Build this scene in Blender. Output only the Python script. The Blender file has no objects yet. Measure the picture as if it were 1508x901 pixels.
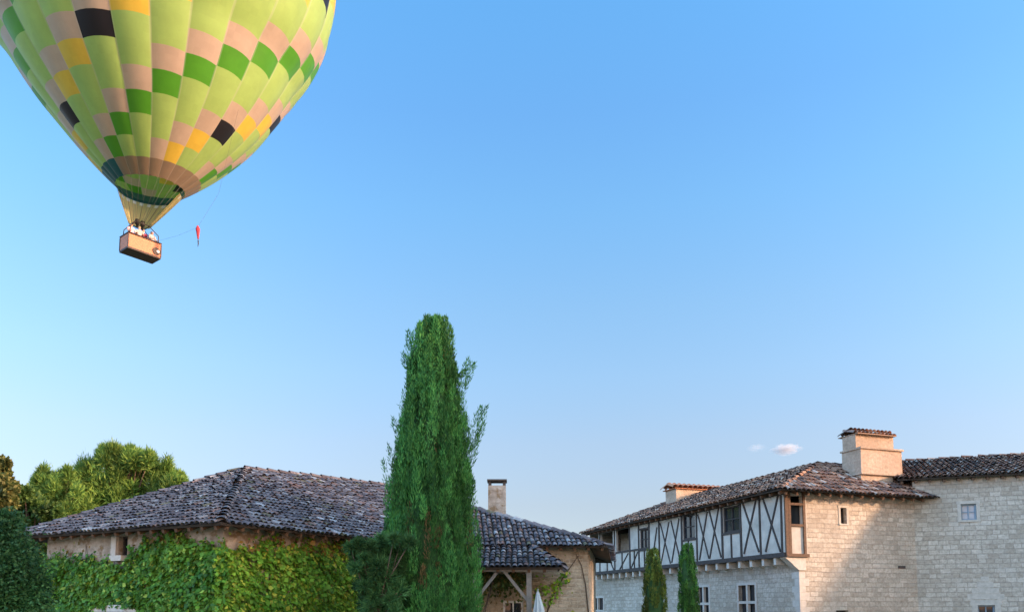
import bpy, math, random
import numpy as np
from mathutils import Vector, Matrix

# ------------------------------------------------------------------ camera, world, sun, exposure
SC = bpy.context.scene
COL = SC.collection
R = math.radians
PI = math.pi
FPX, YP, W0 = 1147.0, 785.0, 1508.0
PITCH = math.atan((895.0 - YP) / FPX)
EYE = 1.6
cam_data = bpy.data.cameras.new('camera')
cam = bpy.data.objects.new('camera', cam_data)
COL.objects.link(cam)
cam.location = (0, 0, EYE)
cam.rotation_euler = (PI / 2 + PITCH, 0, 0)
cam_data.sensor_width = 36
cam_data.lens = FPX / W0 * 36
cam_data.shift_y = (YP - 450.5) / W0
cam_data.clip_end = 20000
SC.camera = cam

SUN_AZ = R(77)       # from -Y (behind the camera) towards +X (right)
SUN_EL = R(13.5)
world = bpy.data.worlds.new('World')
SC.world = world
world.use_nodes = True
nt = world.node_tree
nt.nodes.clear()
sky = nt.nodes.new('ShaderNodeTexSky')
sky.sky_type = 'NISHITA'
sky.sun_disc = False
sky.sun_elevation = SUN_EL
# direction towards the sun is (sin az, -cos az); sun_rotation is measured clockwise from +Y
sky.sun_rotation = math.atan2(math.sin(SUN_AZ), -math.cos(SUN_AZ))
sky.altitude = 200
sky.air_density = 1.0
sky.dust_density = 1.0
sky.ozone_density = 2.0
# evening haze pales the horizon sky; added fill behind the camera lifts shaded faces
tcw = nt.nodes.new('ShaderNodeTexCoord')
sep = nt.nodes.new('ShaderNodeSeparateXYZ'); nt.links.new(tcw.outputs['Generated'], sep.inputs[0])
rz = nt.nodes.new('ShaderNodeValToRGB'); nt.links.new(sep.outputs['Z'], rz.inputs[0])
el = rz.color_ramp.elements
while len(el) < 8: el.new(.5)
for e_, (p_, c_) in zip(el, ((0.000, (0.340, 0.330, 0.430)), (0.130, (0.465, 0.395, 0.405)), (0.207, (0.547, 0.486, 0.480)), (0.287, (0.569, 0.582, 0.581)), (0.363, (0.560, 0.641, 0.652)), (0.467, (0.512, 0.714, 0.773)), (0.556, (0.476, 0.731, 0.854)), (0.640, (0.466, 0.809, 0.946)))):
    e_.position = p_; e_.color = (*c_, 1)
m1 = nt.nodes.new('ShaderNodeMix'); m1.data_type = 'RGBA'; m1.blend_type = 'MULTIPLY'; m1.inputs[0].default_value = 1
nt.links.new(sky.outputs[0], m1.inputs[6]); nt.links.new(rz.outputs[0], m1.inputs[7])
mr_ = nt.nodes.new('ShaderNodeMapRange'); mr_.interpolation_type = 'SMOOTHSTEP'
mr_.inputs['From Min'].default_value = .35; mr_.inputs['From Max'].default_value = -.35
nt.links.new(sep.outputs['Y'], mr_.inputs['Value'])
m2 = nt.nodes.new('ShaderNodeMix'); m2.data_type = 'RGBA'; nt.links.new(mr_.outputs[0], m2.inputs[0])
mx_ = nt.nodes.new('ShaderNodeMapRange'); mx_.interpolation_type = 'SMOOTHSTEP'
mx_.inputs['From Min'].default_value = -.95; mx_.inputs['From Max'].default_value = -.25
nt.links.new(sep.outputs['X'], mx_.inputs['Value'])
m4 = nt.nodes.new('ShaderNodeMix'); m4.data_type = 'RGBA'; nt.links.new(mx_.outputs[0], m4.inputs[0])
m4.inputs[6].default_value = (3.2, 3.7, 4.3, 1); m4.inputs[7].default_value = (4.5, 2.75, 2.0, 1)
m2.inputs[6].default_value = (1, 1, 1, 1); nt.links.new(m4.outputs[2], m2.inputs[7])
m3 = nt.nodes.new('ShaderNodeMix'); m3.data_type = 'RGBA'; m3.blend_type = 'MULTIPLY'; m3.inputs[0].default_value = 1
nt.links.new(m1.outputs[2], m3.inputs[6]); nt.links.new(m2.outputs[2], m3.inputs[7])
bg = nt.nodes.new('ShaderNodeBackground')
bg.inputs['Strength'].default_value = 0.15
wo = nt.nodes.new('ShaderNodeOutputWorld')
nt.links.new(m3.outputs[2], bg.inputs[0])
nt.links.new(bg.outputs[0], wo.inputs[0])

sun_data = bpy.data.lights.new('sun', 'SUN')
sun_data.energy = 2.1
sun_data.angle = R(2.8)
sun_data.color = (1.0, 0.64, 0.42)
sun = bpy.data.objects.new('sun', sun_data)
COL.objects.link(sun)
SUN_DIR = Vector((math.sin(SUN_AZ) * math.cos(SUN_EL), -math.cos(SUN_AZ) * math.cos(SUN_EL), math.sin(SUN_EL)))
sun.rotation_euler = SUN_DIR.to_track_quat('Z', 'Y').to_euler()
sun.location = SUN_DIR * 100

SC.view_settings.view_transform = 'Standard'
SC.view_settings.look = 'None'
SC.view_settings.exposure = 1.85
SC.view_settings.gamma = 1.0
SC.render.engine = 'CYCLES'
SC.cycles.max_bounces = 8
SC.cycles.transparent_max_bounces = 8
SC.cycles.volume_step_rate = 1.0

random.seed(7)
rng = np.random.default_rng(7)

# ------------------------------------------------------------------ helpers
CP, SP = math.cos(PITCH), math.sin(PITCH)
def at(px, py, Y):
    """the world point that stands at distance Y along the ground and is seen at photograph pixel px, py"""
    u = (px - 754) / FPX; v = (YP - py) / FPX
    d = (u, CP - v * SP, SP + v * CP); t = Y / d[1]
    return Vector((d[0] * t, Y, d[2] * t + EYE))

def tag(o, label=None, cat=None, group=None, kind=None):
    if label: o['label'] = label
    if cat: o['category'] = cat
    if group: o['group'] = group
    if kind: o['kind'] = kind
    return o

def empty(name, loc, label, cat, group=None):
    o = bpy.data.objects.new(name, None)
    o.empty_display_size = 0.3
    COL.objects.link(o)
    o.location = loc
    return tag(o, label, cat, group)

class MB:
    """collects faces, linked as ONE mesh object"""
    def __init__(s): s.v = []; s.f = []; s.uv = []; s.c = []; s.sm = []
    def face(s, pts, uv=None, col=(1, 1, 1), smooth=False):
        b = len(s.v); s.v += [tuple(p) for p in pts]
        s.f.append(tuple(range(b, b + len(pts)))); s.uv.append(uv); s.c.append(col); s.sm.append(smooth)
    def hull8(s, p, col=(1, 1, 1)):
        b = len(s.v); s.v += [tuple(q) for q in p]
        for q in ((3, 2, 1, 0), (4, 5, 6, 7), (0, 1, 5, 4), (1, 2, 6, 5), (2, 3, 7, 6), (3, 0, 4, 7)):
            s.f.append(tuple(b + i for i in q)); s.uv.append(None); s.c.append(col); s.sm.append(False)
    def box(s, c, ex, ey, ez, col=(1, 1, 1)):
        """box centred at c with half-axis vectors ex, ey, ez"""
        c, ex, ey, ez = map(Vector, (c, ex, ey, ez))
        s.hull8([c - ex - ey - ez, c + ex - ey - ez, c + ex + ey - ez, c - ex + ey - ez,
                 c - ex - ey + ez, c + ex - ey + ez, c + ex + ey + ez, c - ex + ey + ez], col)
    def bar(s, a, b, w, n, t, col=(1, 1, 1)):
        """beam from a to b, width w, thickness t along direction n"""
        a, b, n = Vector(a), Vector(b), Vector(n).normalized()
        d = (b - a); x = d.normalized().cross(n).normalized()
        n2 = x.cross(d.normalized()).normalized()
        s.box((a + b) / 2, d / 2, x * w / 2, n2 * t / 2, col)
    def tube(s, pts, r, seg=8, col=(1, 1, 1), caps=True):
        pts = [Vector(p) for p in pts]; n = len(pts)
        rr = r if isinstance(r, (list, tuple)) else [r] * n
        b = len(s.v); up = None
        for i, p in enumerate(pts):
            d = (pts[min(i + 1, n - 1)] - pts[max(i - 1, 0)]).normalized()
            if up is None:
                up = d.orthogonal().normalized()
            up = (up - d * up.dot(d)).normalized(); sd = d.cross(up)
            for k in range(seg):
                a = 2 * PI * k / seg
                s.v.append(tuple(p + (up * math.cos(a) + sd * math.sin(a)) * rr[i]))
        for i in range(n - 1):
            for k in range(seg):
                k2 = (k + 1) % seg
                s.f.append((b + i * seg + k, b + i * seg + k2, b + (i + 1) * seg + k2, b + (i + 1) * seg + k))
                s.uv.append(None); s.c.append(col); s.sm.append(True)
        if caps:
            s.f.append(tuple(b + k for k in range(seg))[::-1]); s.f.append(tuple(b + (n - 1) * seg + k for k in range(seg)))
            s.uv += [None, None]; s.c += [col, col]; s.sm += [False, False]
    def build(s, name, mat, parent=None, tint=False):
        me = bpy.data.meshes.new(name)
        org = Vector(parent_org(parent)) if parent else Vector((0, 0, 0))
        me.from_pydata([tuple(Vector(q) - org) for q in s.v], [], s.f)
        if any(u is not None for u in s.uv):
            l = me.uv_layers.new(name='UVMap'); k = 0
            for f, u in zip(s.f, s.uv):
                for j in range(len(f)):
                    if u is not None: l.data[k].uv = u[j]
                    k += 1
        if tint:
            a = me.attributes.new('tint', 'FLOAT_COLOR', 'FACE')
            a.data.foreach_set('color', np.array([(*c, 1) for c in s.c], dtype=np.float32).ravel())
        me.polygons.foreach_set('use_smooth', s.sm)
        me.update()
        return link_mesh(name, me, mat, parent)

def parent_org(p):
    o = Vector((0, 0, 0))
    while p is not None:
        o += Vector(p.location); p = p.parent
    return o

def link_mesh(name, me, mat, parent):
    for m in (mat if isinstance(mat, (list, tuple)) else [mat]):
        me.materials.append(m)
    o = bpy.data.objects.new(name, me)
    COL.objects.link(o)
    if parent: o.parent = parent
    return o

def quads_mesh(name, P, tint, mat, parent=None, smooth=False):
    """P (N,4,3) array of quads, tint (N,3)"""
    N = len(P)
    org = np.array(parent_org(parent)) if parent else np.zeros(3)
    me = bpy.data.meshes.new(name)
    me.vertices.add(N * 4); me.loops.add(N * 4); me.polygons.add(N)
    me.vertices.foreach_set('co', (P.reshape(-1, 3) - org).astype(np.float32).ravel())
    me.loops.foreach_set('vertex_index', np.arange(N * 4, dtype=np.int32))
    me.polygons.foreach_set('loop_start', np.arange(0, N * 4, 4, dtype=np.int32))
    me.polygons.foreach_set('loop_total', np.full(N, 4, dtype=np.int32))
    me.update(calc_edges=True)
    a = me.attributes.new('tint', 'FLOAT_COLOR', 'FACE')
    a.data.foreach_set('color', np.concatenate([tint, np.ones((N, 1))], 1).astype(np.float32).ravel())
    return link_mesh(name, me, mat, parent)

def nrm(a): return a / np.maximum(np.linalg.norm(a, axis=-1, keepdims=True), 1e-9)

def blades(pos, d, side, L, w):
    """diamond blades: base pos, direction d, width direction side"""
    L = np.asarray(L)[:, None]; w = np.asarray(w)[:, None]
    m = pos + d * L * 0.45
    return np.stack([pos, m + side * w / 2, pos + d * L, m - side * w / 2], 1)

# ------------------------------------------------------------------ materials
def new_mat(name):
    m = bpy.data.materials.new(name); m.use_nodes = True
    n = m.node_tree.nodes; b = n['Principled BSDF']
    return m, n, m.node_tree.links, b

def node(n, t, **kw):
    x = n.new(t)
    for k, v in kw.items():
        if k in x.inputs: x.inputs[k].default_value = v
        else: setattr(x, k, v)
    return x

def ramp(n, pts):
    r = n.new('ShaderNodeValToRGB'); e = r.color_ramp.elements
    while len(e) < len(pts): e.new(0.5)
    for x, (p, c) in zip(e, pts):
        x.position = p; x.color = (*c, 1) if len(c) == 3 else c
    return r

def mix(n, l, fac, a, b, mode='MIX'):
    m = n.new('ShaderNodeMix'); m.data_type = 'RGBA'; m.blend_type = mode
    for s, x in ((0, fac), (6, a), (7, b)):
        if hasattr(x, 'links'): l.new(x, m.inputs[s])
        elif s == 0: m.inputs[0].default_value = x
        else: m.inputs[s].default_value = (*x, 1)
    return m.outputs[2]

def bump(n, l, h, strength=0.3, dist=0.02, after=None):
    b = n.new('ShaderNodeBump'); b.inputs['Strength'].default_value = strength; b.inputs['Distance'].default_value = dist
    l.new(h, b.inputs['Height'])
    if after: l.new(after, b.inputs['Normal'])
    return b.outputs[0]

def plain(name, col, rough=0.7, var=0.25, scale=6.0, bmp=0.15, metal=0.0, spec=0.3):
    m, n, l, b = new_mat(name)
    tc = node(n, 'ShaderNodeTexCoord')
    nz = node(n, 'ShaderNodeTexNoise', Scale=scale, Detail=6.0, Roughness=0.65)
    l.new(tc.outputs['Object'], nz.inputs['Vector'])
    r = ramp(n, [(0.25, tuple(c * (1 - var) for c in col)), (0.75, tuple(min(1, c * (1 + var)) for c in col))])
    l.new(nz.outputs[0], r.inputs[0]); l.new(r.outputs[0], b.inputs['Base Color'])
    b.inputs['Roughness'].default_value = rough; b.inputs['Metallic'].default_value = metal
    b.inputs['Specular IOR Level'].default_value = spec
    if bmp: l.new(bump(n, l, nz.outputs[0], bmp), b.inputs['Normal'])
    return m

def tinted(name, rough=0.8, var=0.3, scale=8.0, trans=0.0, bmp=0.0, spec=0.25, lichen=None):
    """colour per face from the attribute 'tint', broken up by noise"""
    m, n, l, b = new_mat(name)
    at_ = node(n, 'ShaderNodeAttribute', attribute_name='tint')
    tc = node(n, 'ShaderNodeTexCoord')
    nz = node(n, 'ShaderNodeTexNoise', Scale=scale, Detail=5.0, Roughness=0.65)
    l.new(tc.outputs['Object'], nz.inputs['Vector'])
    r = ramp(n, [(0.25, (1 - var,) * 3), (0.75, (1 + var,) * 3)])
    l.new(nz.outputs[0], r.inputs[0])
    c = mix(n, l, 1.0, at_.outputs['Color'], r.outputs[0], 'MULTIPLY')
    if lichen:
        n2 = node(n, 'ShaderNodeTexNoise', Scale=lichen[1], Detail=8.0, Roughness=0.75)
        l.new(tc.outputs['Object'], n2.inputs['Vector'])
        r2 = ramp(n, [(lichen[2], (0, 0, 0)), (lichen[2] + 0.07, (1, 1, 1))])
        l.new(n2.outputs[0], r2.inputs[0])
        c = mix(n, l, r2.outputs[0], c, lichen[0])
    l.new(c, b.inputs['Base Color'])
    b.inputs['Roughness'].default_value = rough
    b.inputs['Specular IOR Level'].default_value = spec
    if bmp: l.new(bump(n, l, nz.outputs[0], bmp), b.inputs['Normal'])
    if trans:
        out = n['Material Output']
        t = node(n, 'ShaderNodeBsdfTranslucent'); l.new(c, t.inputs[0])
        ms = node(n, 'ShaderNodeMixShader'); ms.inputs[0].default_value = trans
        l.new(b.outputs[0], ms.inputs[1]); l.new(t.outputs[0], ms.inputs[2]); l.new(ms.outputs[0], out.inputs[0])
    return m

def masonry(name, c1, c2, mortar, bw, rh, msize=0.012, stain=(0.25, 0.2, 0.16), stain_amt=0.35, warp=0.05, bmp=0.6, patch=None):
    """coursed stone on UV coordinates measured in metres"""
    m, n, l, b = new_mat(name)
    uv = node(n, 'ShaderNodeUVMap')
    w = node(n, 'ShaderNodeTexNoise', Scale=1.3, Detail=3.0)
    l.new(uv.outputs[0], w.inputs['Vector'])
    sub = node(n, 'ShaderNodeVectorMath', operation='SUBTRACT'); l.new(w.outputs['Color'], sub.inputs[0]); sub.inputs[1].default_value = (.5, .5, .5)
    scl = node(n, 'ShaderNodeVectorMath', operation='SCALE'); l.new(sub.outputs[0], scl.inputs[0]); scl.inputs['Scale'].default_value = warp
    add = node(n, 'ShaderNodeVectorMath', operation='ADD'); l.new(uv.outputs[0], add.inputs[0]); l.new(scl.outputs[0], add.inputs[1])
    br = node(n, 'ShaderNodeTexBrick', Scale=1.0)
    br.offset = 0.5; br.offset_frequency = 2; br.squash = 0.72; br.squash_frequency = 3
    br.inputs['Brick Width'].default_value = bw; br.inputs['Row Height'].default_value = rh
    br.inputs['Mortar Size'].default_value = msize; br.inputs['Mortar Smooth'].default_value = 0.35; br.inputs['Bias'].default_value = 0.0
    br.inputs['Color1'].default_value = (*c1, 1); br.inputs['Color2'].default_value = (*c2, 1); br.inputs['Mortar'].default_value = (*mortar, 1)
    l.new(add.outputs[0], br.inputs['Vector'])
    n1 = node(n, 'ShaderNodeTexNoise', Scale=9.0, Detail=8.0, Roughness=0.7); l.new(uv.outputs[0], n1.inputs['Vector'])
    r1 = ramp(n, [(0.28, (0.62, 0.6, 0.58)), (0.72, (1.25, 1.25, 1.25))]); l.new(n1.outputs[0], r1.inputs[0])
    c = mix(n, l, 1.0, br.outputs['Color'], r1.outputs[0], 'MULTIPLY')
    n2 = node(n, 'ShaderNodeTexNoise', Scale=0.55, Detail=7.0, Roughness=0.6); l.new(uv.outputs[0], n2.inputs['Vector'])
    r2 = ramp(n, [(0.45, (0, 0, 0)), (0.72, (stain_amt,) * 3)]); l.new(n2.outputs[0], r2.inputs[0])
    c = mix(n, l, r2.outputs[0], c, stain)
    if patch:
        n3 = node(n, 'ShaderNodeTexNoise', Scale=patch[1], Detail=5.0, Roughness=0.55); l.new(uv.outputs[0], n3.inputs['Vector'])
        r3 = ramp(n, [(patch[2], (0, 0, 0)), (patch[2] + 0.08, (patch[3],) * 3)]); l.new(n3.outputs[0], r3.inputs[0])
        c = mix(n, l, r3.outputs[0], c, patch[0])
    l.new(c, b.inputs['Base Color']); b.inputs['Roughness'].default_value = 0.9; b.inputs['Specular IOR Level'].default_value = 0.15
    inv = node(n, 'ShaderNodeMath', operation='SUBTRACT'); inv.inputs[0].default_value = 1.0; l.new(br.outputs['Fac'], inv.inputs[1])
    bn = bump(n, l, inv.outputs[0], bmp, 0.02)
    l.new(bump(n, l, n1.outputs[0], 0.35, 0.03, bn), b.inputs['Normal'])
    return m

M = {}
M['manor_stone'] = masonry('manor_stone', (0.58, 0.51, 0.415), (0.42, 0.355, 0.275), (0.42, 0.36, 0.29), 0.37, 0.185, 0.014, (0.30, 0.25, 0.19), 0.6, 0.06, 0.8, ((0.64, 0.58, 0.50), 1.1, 0.56, 0.22))
M['dressed_stone'] = masonry('dressed_stone', (0.56, 0.51, 0.44), (0.48, 0.43, 0.36), (0.50, 0.46, 0.40), 0.6, 0.33, 0.006, (0.3, 0.27, 0.22), 0.3, 0.02)
M['rubble_stone'] = masonry('rubble_stone', (0.50, 0.43, 0.325), (0.34, 0.275, 0.20), (0.47, 0.41, 0.32), 0.30, 0.115, 0.020, (0.22, 0.17, 0.11), 0.6, 0.26, 0.9, ((0.54, 0.48, 0.385), 1.6, 0.52, 0.6))
M['old_render'] = masonry('old_render', (0.50, 0.435, 0.36), (0.40, 0.335, 0.27), (0.44, 0.37, 0.29), 0.5, 0.25, 0.02, (0.16, 0.11, 0.07), 0.8, 0.2, 0.3, ((0.20, 0.125, 0.06), 3.4, 0.53, 0.75))
M['plaster'] = plain('plaster', (0.475, 0.43, 0.365), 0.9, 0.30, 1.6, 0.3)
M['chimney_render'] = masonry('chimney_render', (0.47, 0.365, 0.275), (0.40, 0.31, 0.23), (0.44, 0.345, 0.26), 0.5, 0.3, 0.01, (0.24, 0.17, 0.11), 0.7, 0.1, 0.3)
M['dark_wood'] = plain('dark_wood', (0.058, 0.048, 0.043), 0.8, 0.4, 12, 0.3)
M['brown_wood'] = plain('brown_wood', (0.13, 0.075, 0.045), 0.8, 0.35, 12, 0.3)
M['grey_wood'] = plain('grey_wood', (0.21, 0.195, 0.175), 0.85, 0.3, 14, 0.3)
M['pale_paint'] = plain('pale_paint', (0.62, 0.64, 0.64), 0.6, 0.08, 4, 0.05)
M['blue_paint'] = plain('blue_paint', (0.22, 0.28, 0.32), 0.6, 0.15, 4, 0.05)
M['stone_trim'] = plain('stone_trim', (0.52, 0.465, 0.395), 0.9, 0.18, 7, 0.3)
M['soffit'] = plain('soffit', (0.06, 0.048, 0.04), 0.9, 0.3, 5, 0.2)
M['dull_trim'] = plain('dull_trim', (0.49, 0.435, 0.36), 0.9, 0.22, 7, 0.3)
M['inside'] = plain('inside', (0.05, 0.045, 0.04), 0.9, 0.2, 3, 0)
M['iron'] = plain('iron', (0.04, 0.04, 0.04), 0.5, 0.2, 10, 0, 0.6)
def glass_mat():
    m, n, l, b = new_mat('window_glass')
    b.inputs['Base Color'].default_value = (0.02, 0.025, 0.03, 1); b.inputs['Roughness'].default_value = 0.06
    b.inputs['Specular IOR Level'].default_value = 0.6
    tc = node(n, 'ShaderNodeTexCoord'); nz = node(n, 'ShaderNodeTexNoise', Scale=3.0, Detail=2.0)
    l.new(tc.outputs['Object'], nz.inputs['Vector']); l.new(bump(n, l, nz.outputs[0], 0.06, 0.05), b.inputs['Normal'])
    return m
M['glass'] = glass_mat()
M['painted_sky_glass'] = plain('painted_sky_glass', (0.34, 0.38, 0.41), 0.15, 0.15, 3, 0.0, 0, 0.6)  # pale blue sky reflection put into the pane's own colour
M['grey_tile'] = tinted('grey_roof_tile', 0.9, 0.35, 9, 0, 0.3, 0.15, ((0.37, 0.36, 0.345), 3.2, 0.61))
M['red_tile'] = tinted('red_roof_tile', 0.9, 0.3, 9, 0, 0.3, 0.15, ((0.30, 0.28, 0.26), 5.0, 0.64))
M['leaf'] = tinted('leaf', 0.6, 0.25, 2.5, 0.35, 0, 0.3)
M['needle'] = tinted('needle', 0.7, 0.25, 1.8, 0.15, 0, 0.2)
M['bark'] = plain('bark', (0.10, 0.075, 0.055), 0.95, 0.4, 9, 0.6)
M['fabric'] = tinted('balloon_fabric', 0.42, 0.08, 0.9, 0.34, 0.22, 0.4)
M['scoop'] = tinted('scoop_fabric', 0.6, 0.08, 1.2, 0.45, 0, 0.3)
M['rope'] = plain('rope', (0.10, 0.10, 0.11), 0.8, 0.2, 10, 0)
M['red_cloth'] = plain('red_cloth', (0.36, 0.035, 0.05), 0.8, 0.2, 5, 0)
M['leather'] = plain('leather', (0.035, 0.022, 0.016), 0.6, 0.3, 10, 0.1)
M['skin'] = plain('skin', (0.52, 0.32, 0.24), 0.6, 0.08, 12, 0)
M['hair'] = plain('hair', (0.05, 0.03, 0.02), 0.7, 0.3, 30, 0)
M['white_cloth'] = plain('white_cloth', (0.36, 0.33, 0.34), 0.85, 0.1, 8, 0.1)
M['pink_cloth'] = plain('pink_cloth', (0.60, 0.36, 0.42), 0.85, 0.1, 8, 0.1)
M['wine_cloth'] = plain('wine_cloth', (0.16, 0.015, 0.05), 0.85, 0.15, 8, 0.1)
M['navy_cloth'] = plain('navy_cloth', (0.03, 0.035, 0.07), 0.85, 0.15, 8, 0.1)
M['steel'] = plain('steel', (0.5, 0.5, 0.52), 0.3, 0.08, 6, 0, 0.9)

def ground_mat():
    m, n, l, b = new_mat('ground_grass')
    tc = node(n, 'ShaderNodeTexCoord')
    nz = node(n, 'ShaderNodeTexNoise', Scale=0.15, Detail=9.0, Roughness=0.7); l.new(tc.outputs['Object'], nz.inputs['Vector'])
    r = ramp(n, [(0.35, (0.10, 0.11, 0.045)), (0.6, (0.22, 0.19, 0.12)), (0.8, (0.34, 0.29, 0.22))])
    l.new(nz.outputs[0], r.inputs[0]); l.new(r.outputs[0], b.inputs['Base Color']); b.inputs['Roughness'].default_value = 0.95
    return m
def wicker_mat():
    m, n, l, b = new_mat('wicker')
    uv = node(n, 'ShaderNodeUVMap')
    br = node(n, 'ShaderNodeTexBrick', Scale=1.0)
    br.inputs['Brick Width'].default_value = 0.10; br.inputs['Row Height'].default_value = 0.035; br.inputs['Mortar Size'].default_value = 0.006
    br.inputs['Color1'].default_value = (0.60, 0.245, 0.13, 1); br.inputs['Color2'].default_value = (0.46, 0.18, 0.09, 1); br.inputs['Mortar'].default_value = (0.14, 0.06, 0.03, 1)
    l.new(uv.outputs[0], br.inputs['Vector']); l.new(br.outputs['Color'], b.inputs['Base Color']); b.inputs['Roughness'].default_value = 0.7
    l.new(bump(n, l, br.outputs['Fac'], -0.6, 0.01), b.inputs['Normal'])
    return m
M['wicker'] = wicker_mat()

# ------------------------------------------------------------------ ground
g = MB(); S = 9000
g.face([(-S, -S, 0), (S, -S, 0), (S, S, 0), (-S, S, 0)])
tag(g.build('ground', ground_mat()), kind='structure')

# ------------------------------------------------------------------ building helpers
def V2(x, y): return Vector((x, y, 0))
def wall(mb, O, ud, n, u0, u1, z0, z1, openings=(), depth=0.22, uoff=0.0):
    """wall sheet from u0 to u1 along ud, with openings (ua, ub, za, zb) and their reveals; n points outwards"""
    O, ud, n = Vector(O), Vector(ud), Vector(n)
    us = sorted({u0, u1, *[o[0] for o in openings], *[o[1] for o in openings]})
    zs = sorted({z0, z1, *[o[2] for o in openings], *[o[3] for o in openings]})
    us = [u for u in us if u0 <= u <= u1]; zs = [z for z in zs if z0 <= z <= z1]
    P = lambda u, z, d=0.0: O + ud * u + Vector((0, 0, z)) - n * d
    flip = ud.cross(Vector((0, 0, 1))).dot(n) < 0
    def quad(a, uv):
        if flip: a = a[::-1]; uv = uv[::-1]
        mb.face(a, uv)
    for i in range(len(us) - 1):
        for j in range(len(zs) - 1):
            ua, ub, za, zb = us[i], us[i + 1], zs[j], zs[j + 1]
            uc, zc = (ua + ub) / 2, (za + zb) / 2
            if any(o[0] < uc < o[1] and o[2] < zc < o[3] for o in openings): continue
            quad([P(ua, za), P(ub, za), P(ub, zb), P(ua, zb)], [(ua + uoff, za), (ub + uoff, za), (ub + uoff, zb), (ua + uoff, zb)])
    for (ua, ub, za, zb) in openings:
        for (a, b) in (((ua, za), (ub, za)), ((ub, za), (ub, zb)), ((ub, zb), (ua, zb)), ((ua, zb), (ua, za))):
            quad([P(*a), P(*a, depth), P(*b, depth), P(*b)][::-1], [(a[0] + uoff, a[1]), (a[0] + uoff + depth, a[1]), (b[0] + uoff + depth, b[1]), (b[0] + uoff, b[1])][::-1])

def window(parent, O, ud, n, op, depth, cols, rows, mat, fw=0.05, mw=0.03, ft=0.05, pane=None):
    """a frame with its glazing bars, and the pane behind it as a sub-part"""
    O, ud, n = Vector(O), Vector(ud), Vector(n); ua, ub, za, zb = op
    P = lambda u, z, d=0.0: O + ud * u + Vector((0, 0, z)) - n * d
    f = MB(); d = depth - ft / 2 - 0.004; h = ft / 2
    Z = Vector((0, 0, 1))
    for z in (za + fw / 2, zb - fw / 2): f.box(P((ua + ub) / 2, z, d), ud * ((ub - ua) / 2), n * h, Z * fw / 2)
    for u in (ua + fw / 2, ub - fw / 2): f.box(P(u, (za + zb) / 2, d), ud * fw / 2, n * h, Z * ((zb - za) / 2 - fw))
    for i in range(1, cols): f.box(P(ua + (ub - ua) * i / cols, (za + zb) / 2, d + .004), ud * mw / 2, n * (h * .8), Z * ((zb - za) / 2 - fw))
    for i in range(1, rows): f.box(P((ua + ub) / 2, za + (zb - za) * i / rows, d + .006), ud * ((ub - ua) / 2 - fw), n * (h * .6), Z * mw / 2)
    w = f.build('window', mat, parent)
    p = MB(); q = [P(ua, za, depth), P(ub, za, depth), P(ub, zb, depth), P(ua, zb, depth)]
    if ud.cross(Z).dot(n) < 0: q = q[::-1]
    p.face(q); p.build('pane', pane or M['glass'], w)
    return w

def tile_palette(kind):
    if kind == 'grey':
        base = [((0.150, 0.128, 0.130), 6), ((0.195, 0.168, 0.168), 5), ((0.100, 0.086, 0.092), 4), ((0.40, 0.38, 0.365), .6), ((0.27, 0.245, 0.235), 2.2), ((0.22, 0.135, 0.11), 1.6), ((0.16, 0.14, 0.09), .8)]
    else:
        base = [((0.24, 0.135, 0.09), 5), ((0.17, 0.10, 0.075), 4), ((0.30, 0.18, 0.12), 3), ((0.10, 0.075, 0.065), 3), ((0.36, 0.30, 0.25), 1.6)]
    tot = sum(w for _, w in base); x = random.random() * tot
    for c, w in base:
        x -= w
        if x <= 0: break
    k = random.uniform(0.8, 1.2)
    if kind == 'grey': c = (c[0] * .76, c[1] * .80, c[2] * .84)
    return tuple(v * k for v in c)

def half_tile(mb, p, d, side, up, L, r0, r1, lift0, lift1, col, seg=6):
    """one canal tile: half cylinder from the lower end p up along d"""
    b = len(mb.v)
    for (q, r) in ((p + up * lift0, r0), (p + d * L + up * lift1, r1)):
        for k in range(seg + 1):
            a = PI * k / seg
            mb.v.append(tuple(q + side * (r * math.cos(a)) + up * (r * 0.85 * math.sin(a))))
    for k in range(seg):
        mb.f.append((b + k, b + k + seg + 1, b + k + seg + 2, b + k + 1)); mb.uv.append(None); mb.c.append(col); mb.sm.append(True)

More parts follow.
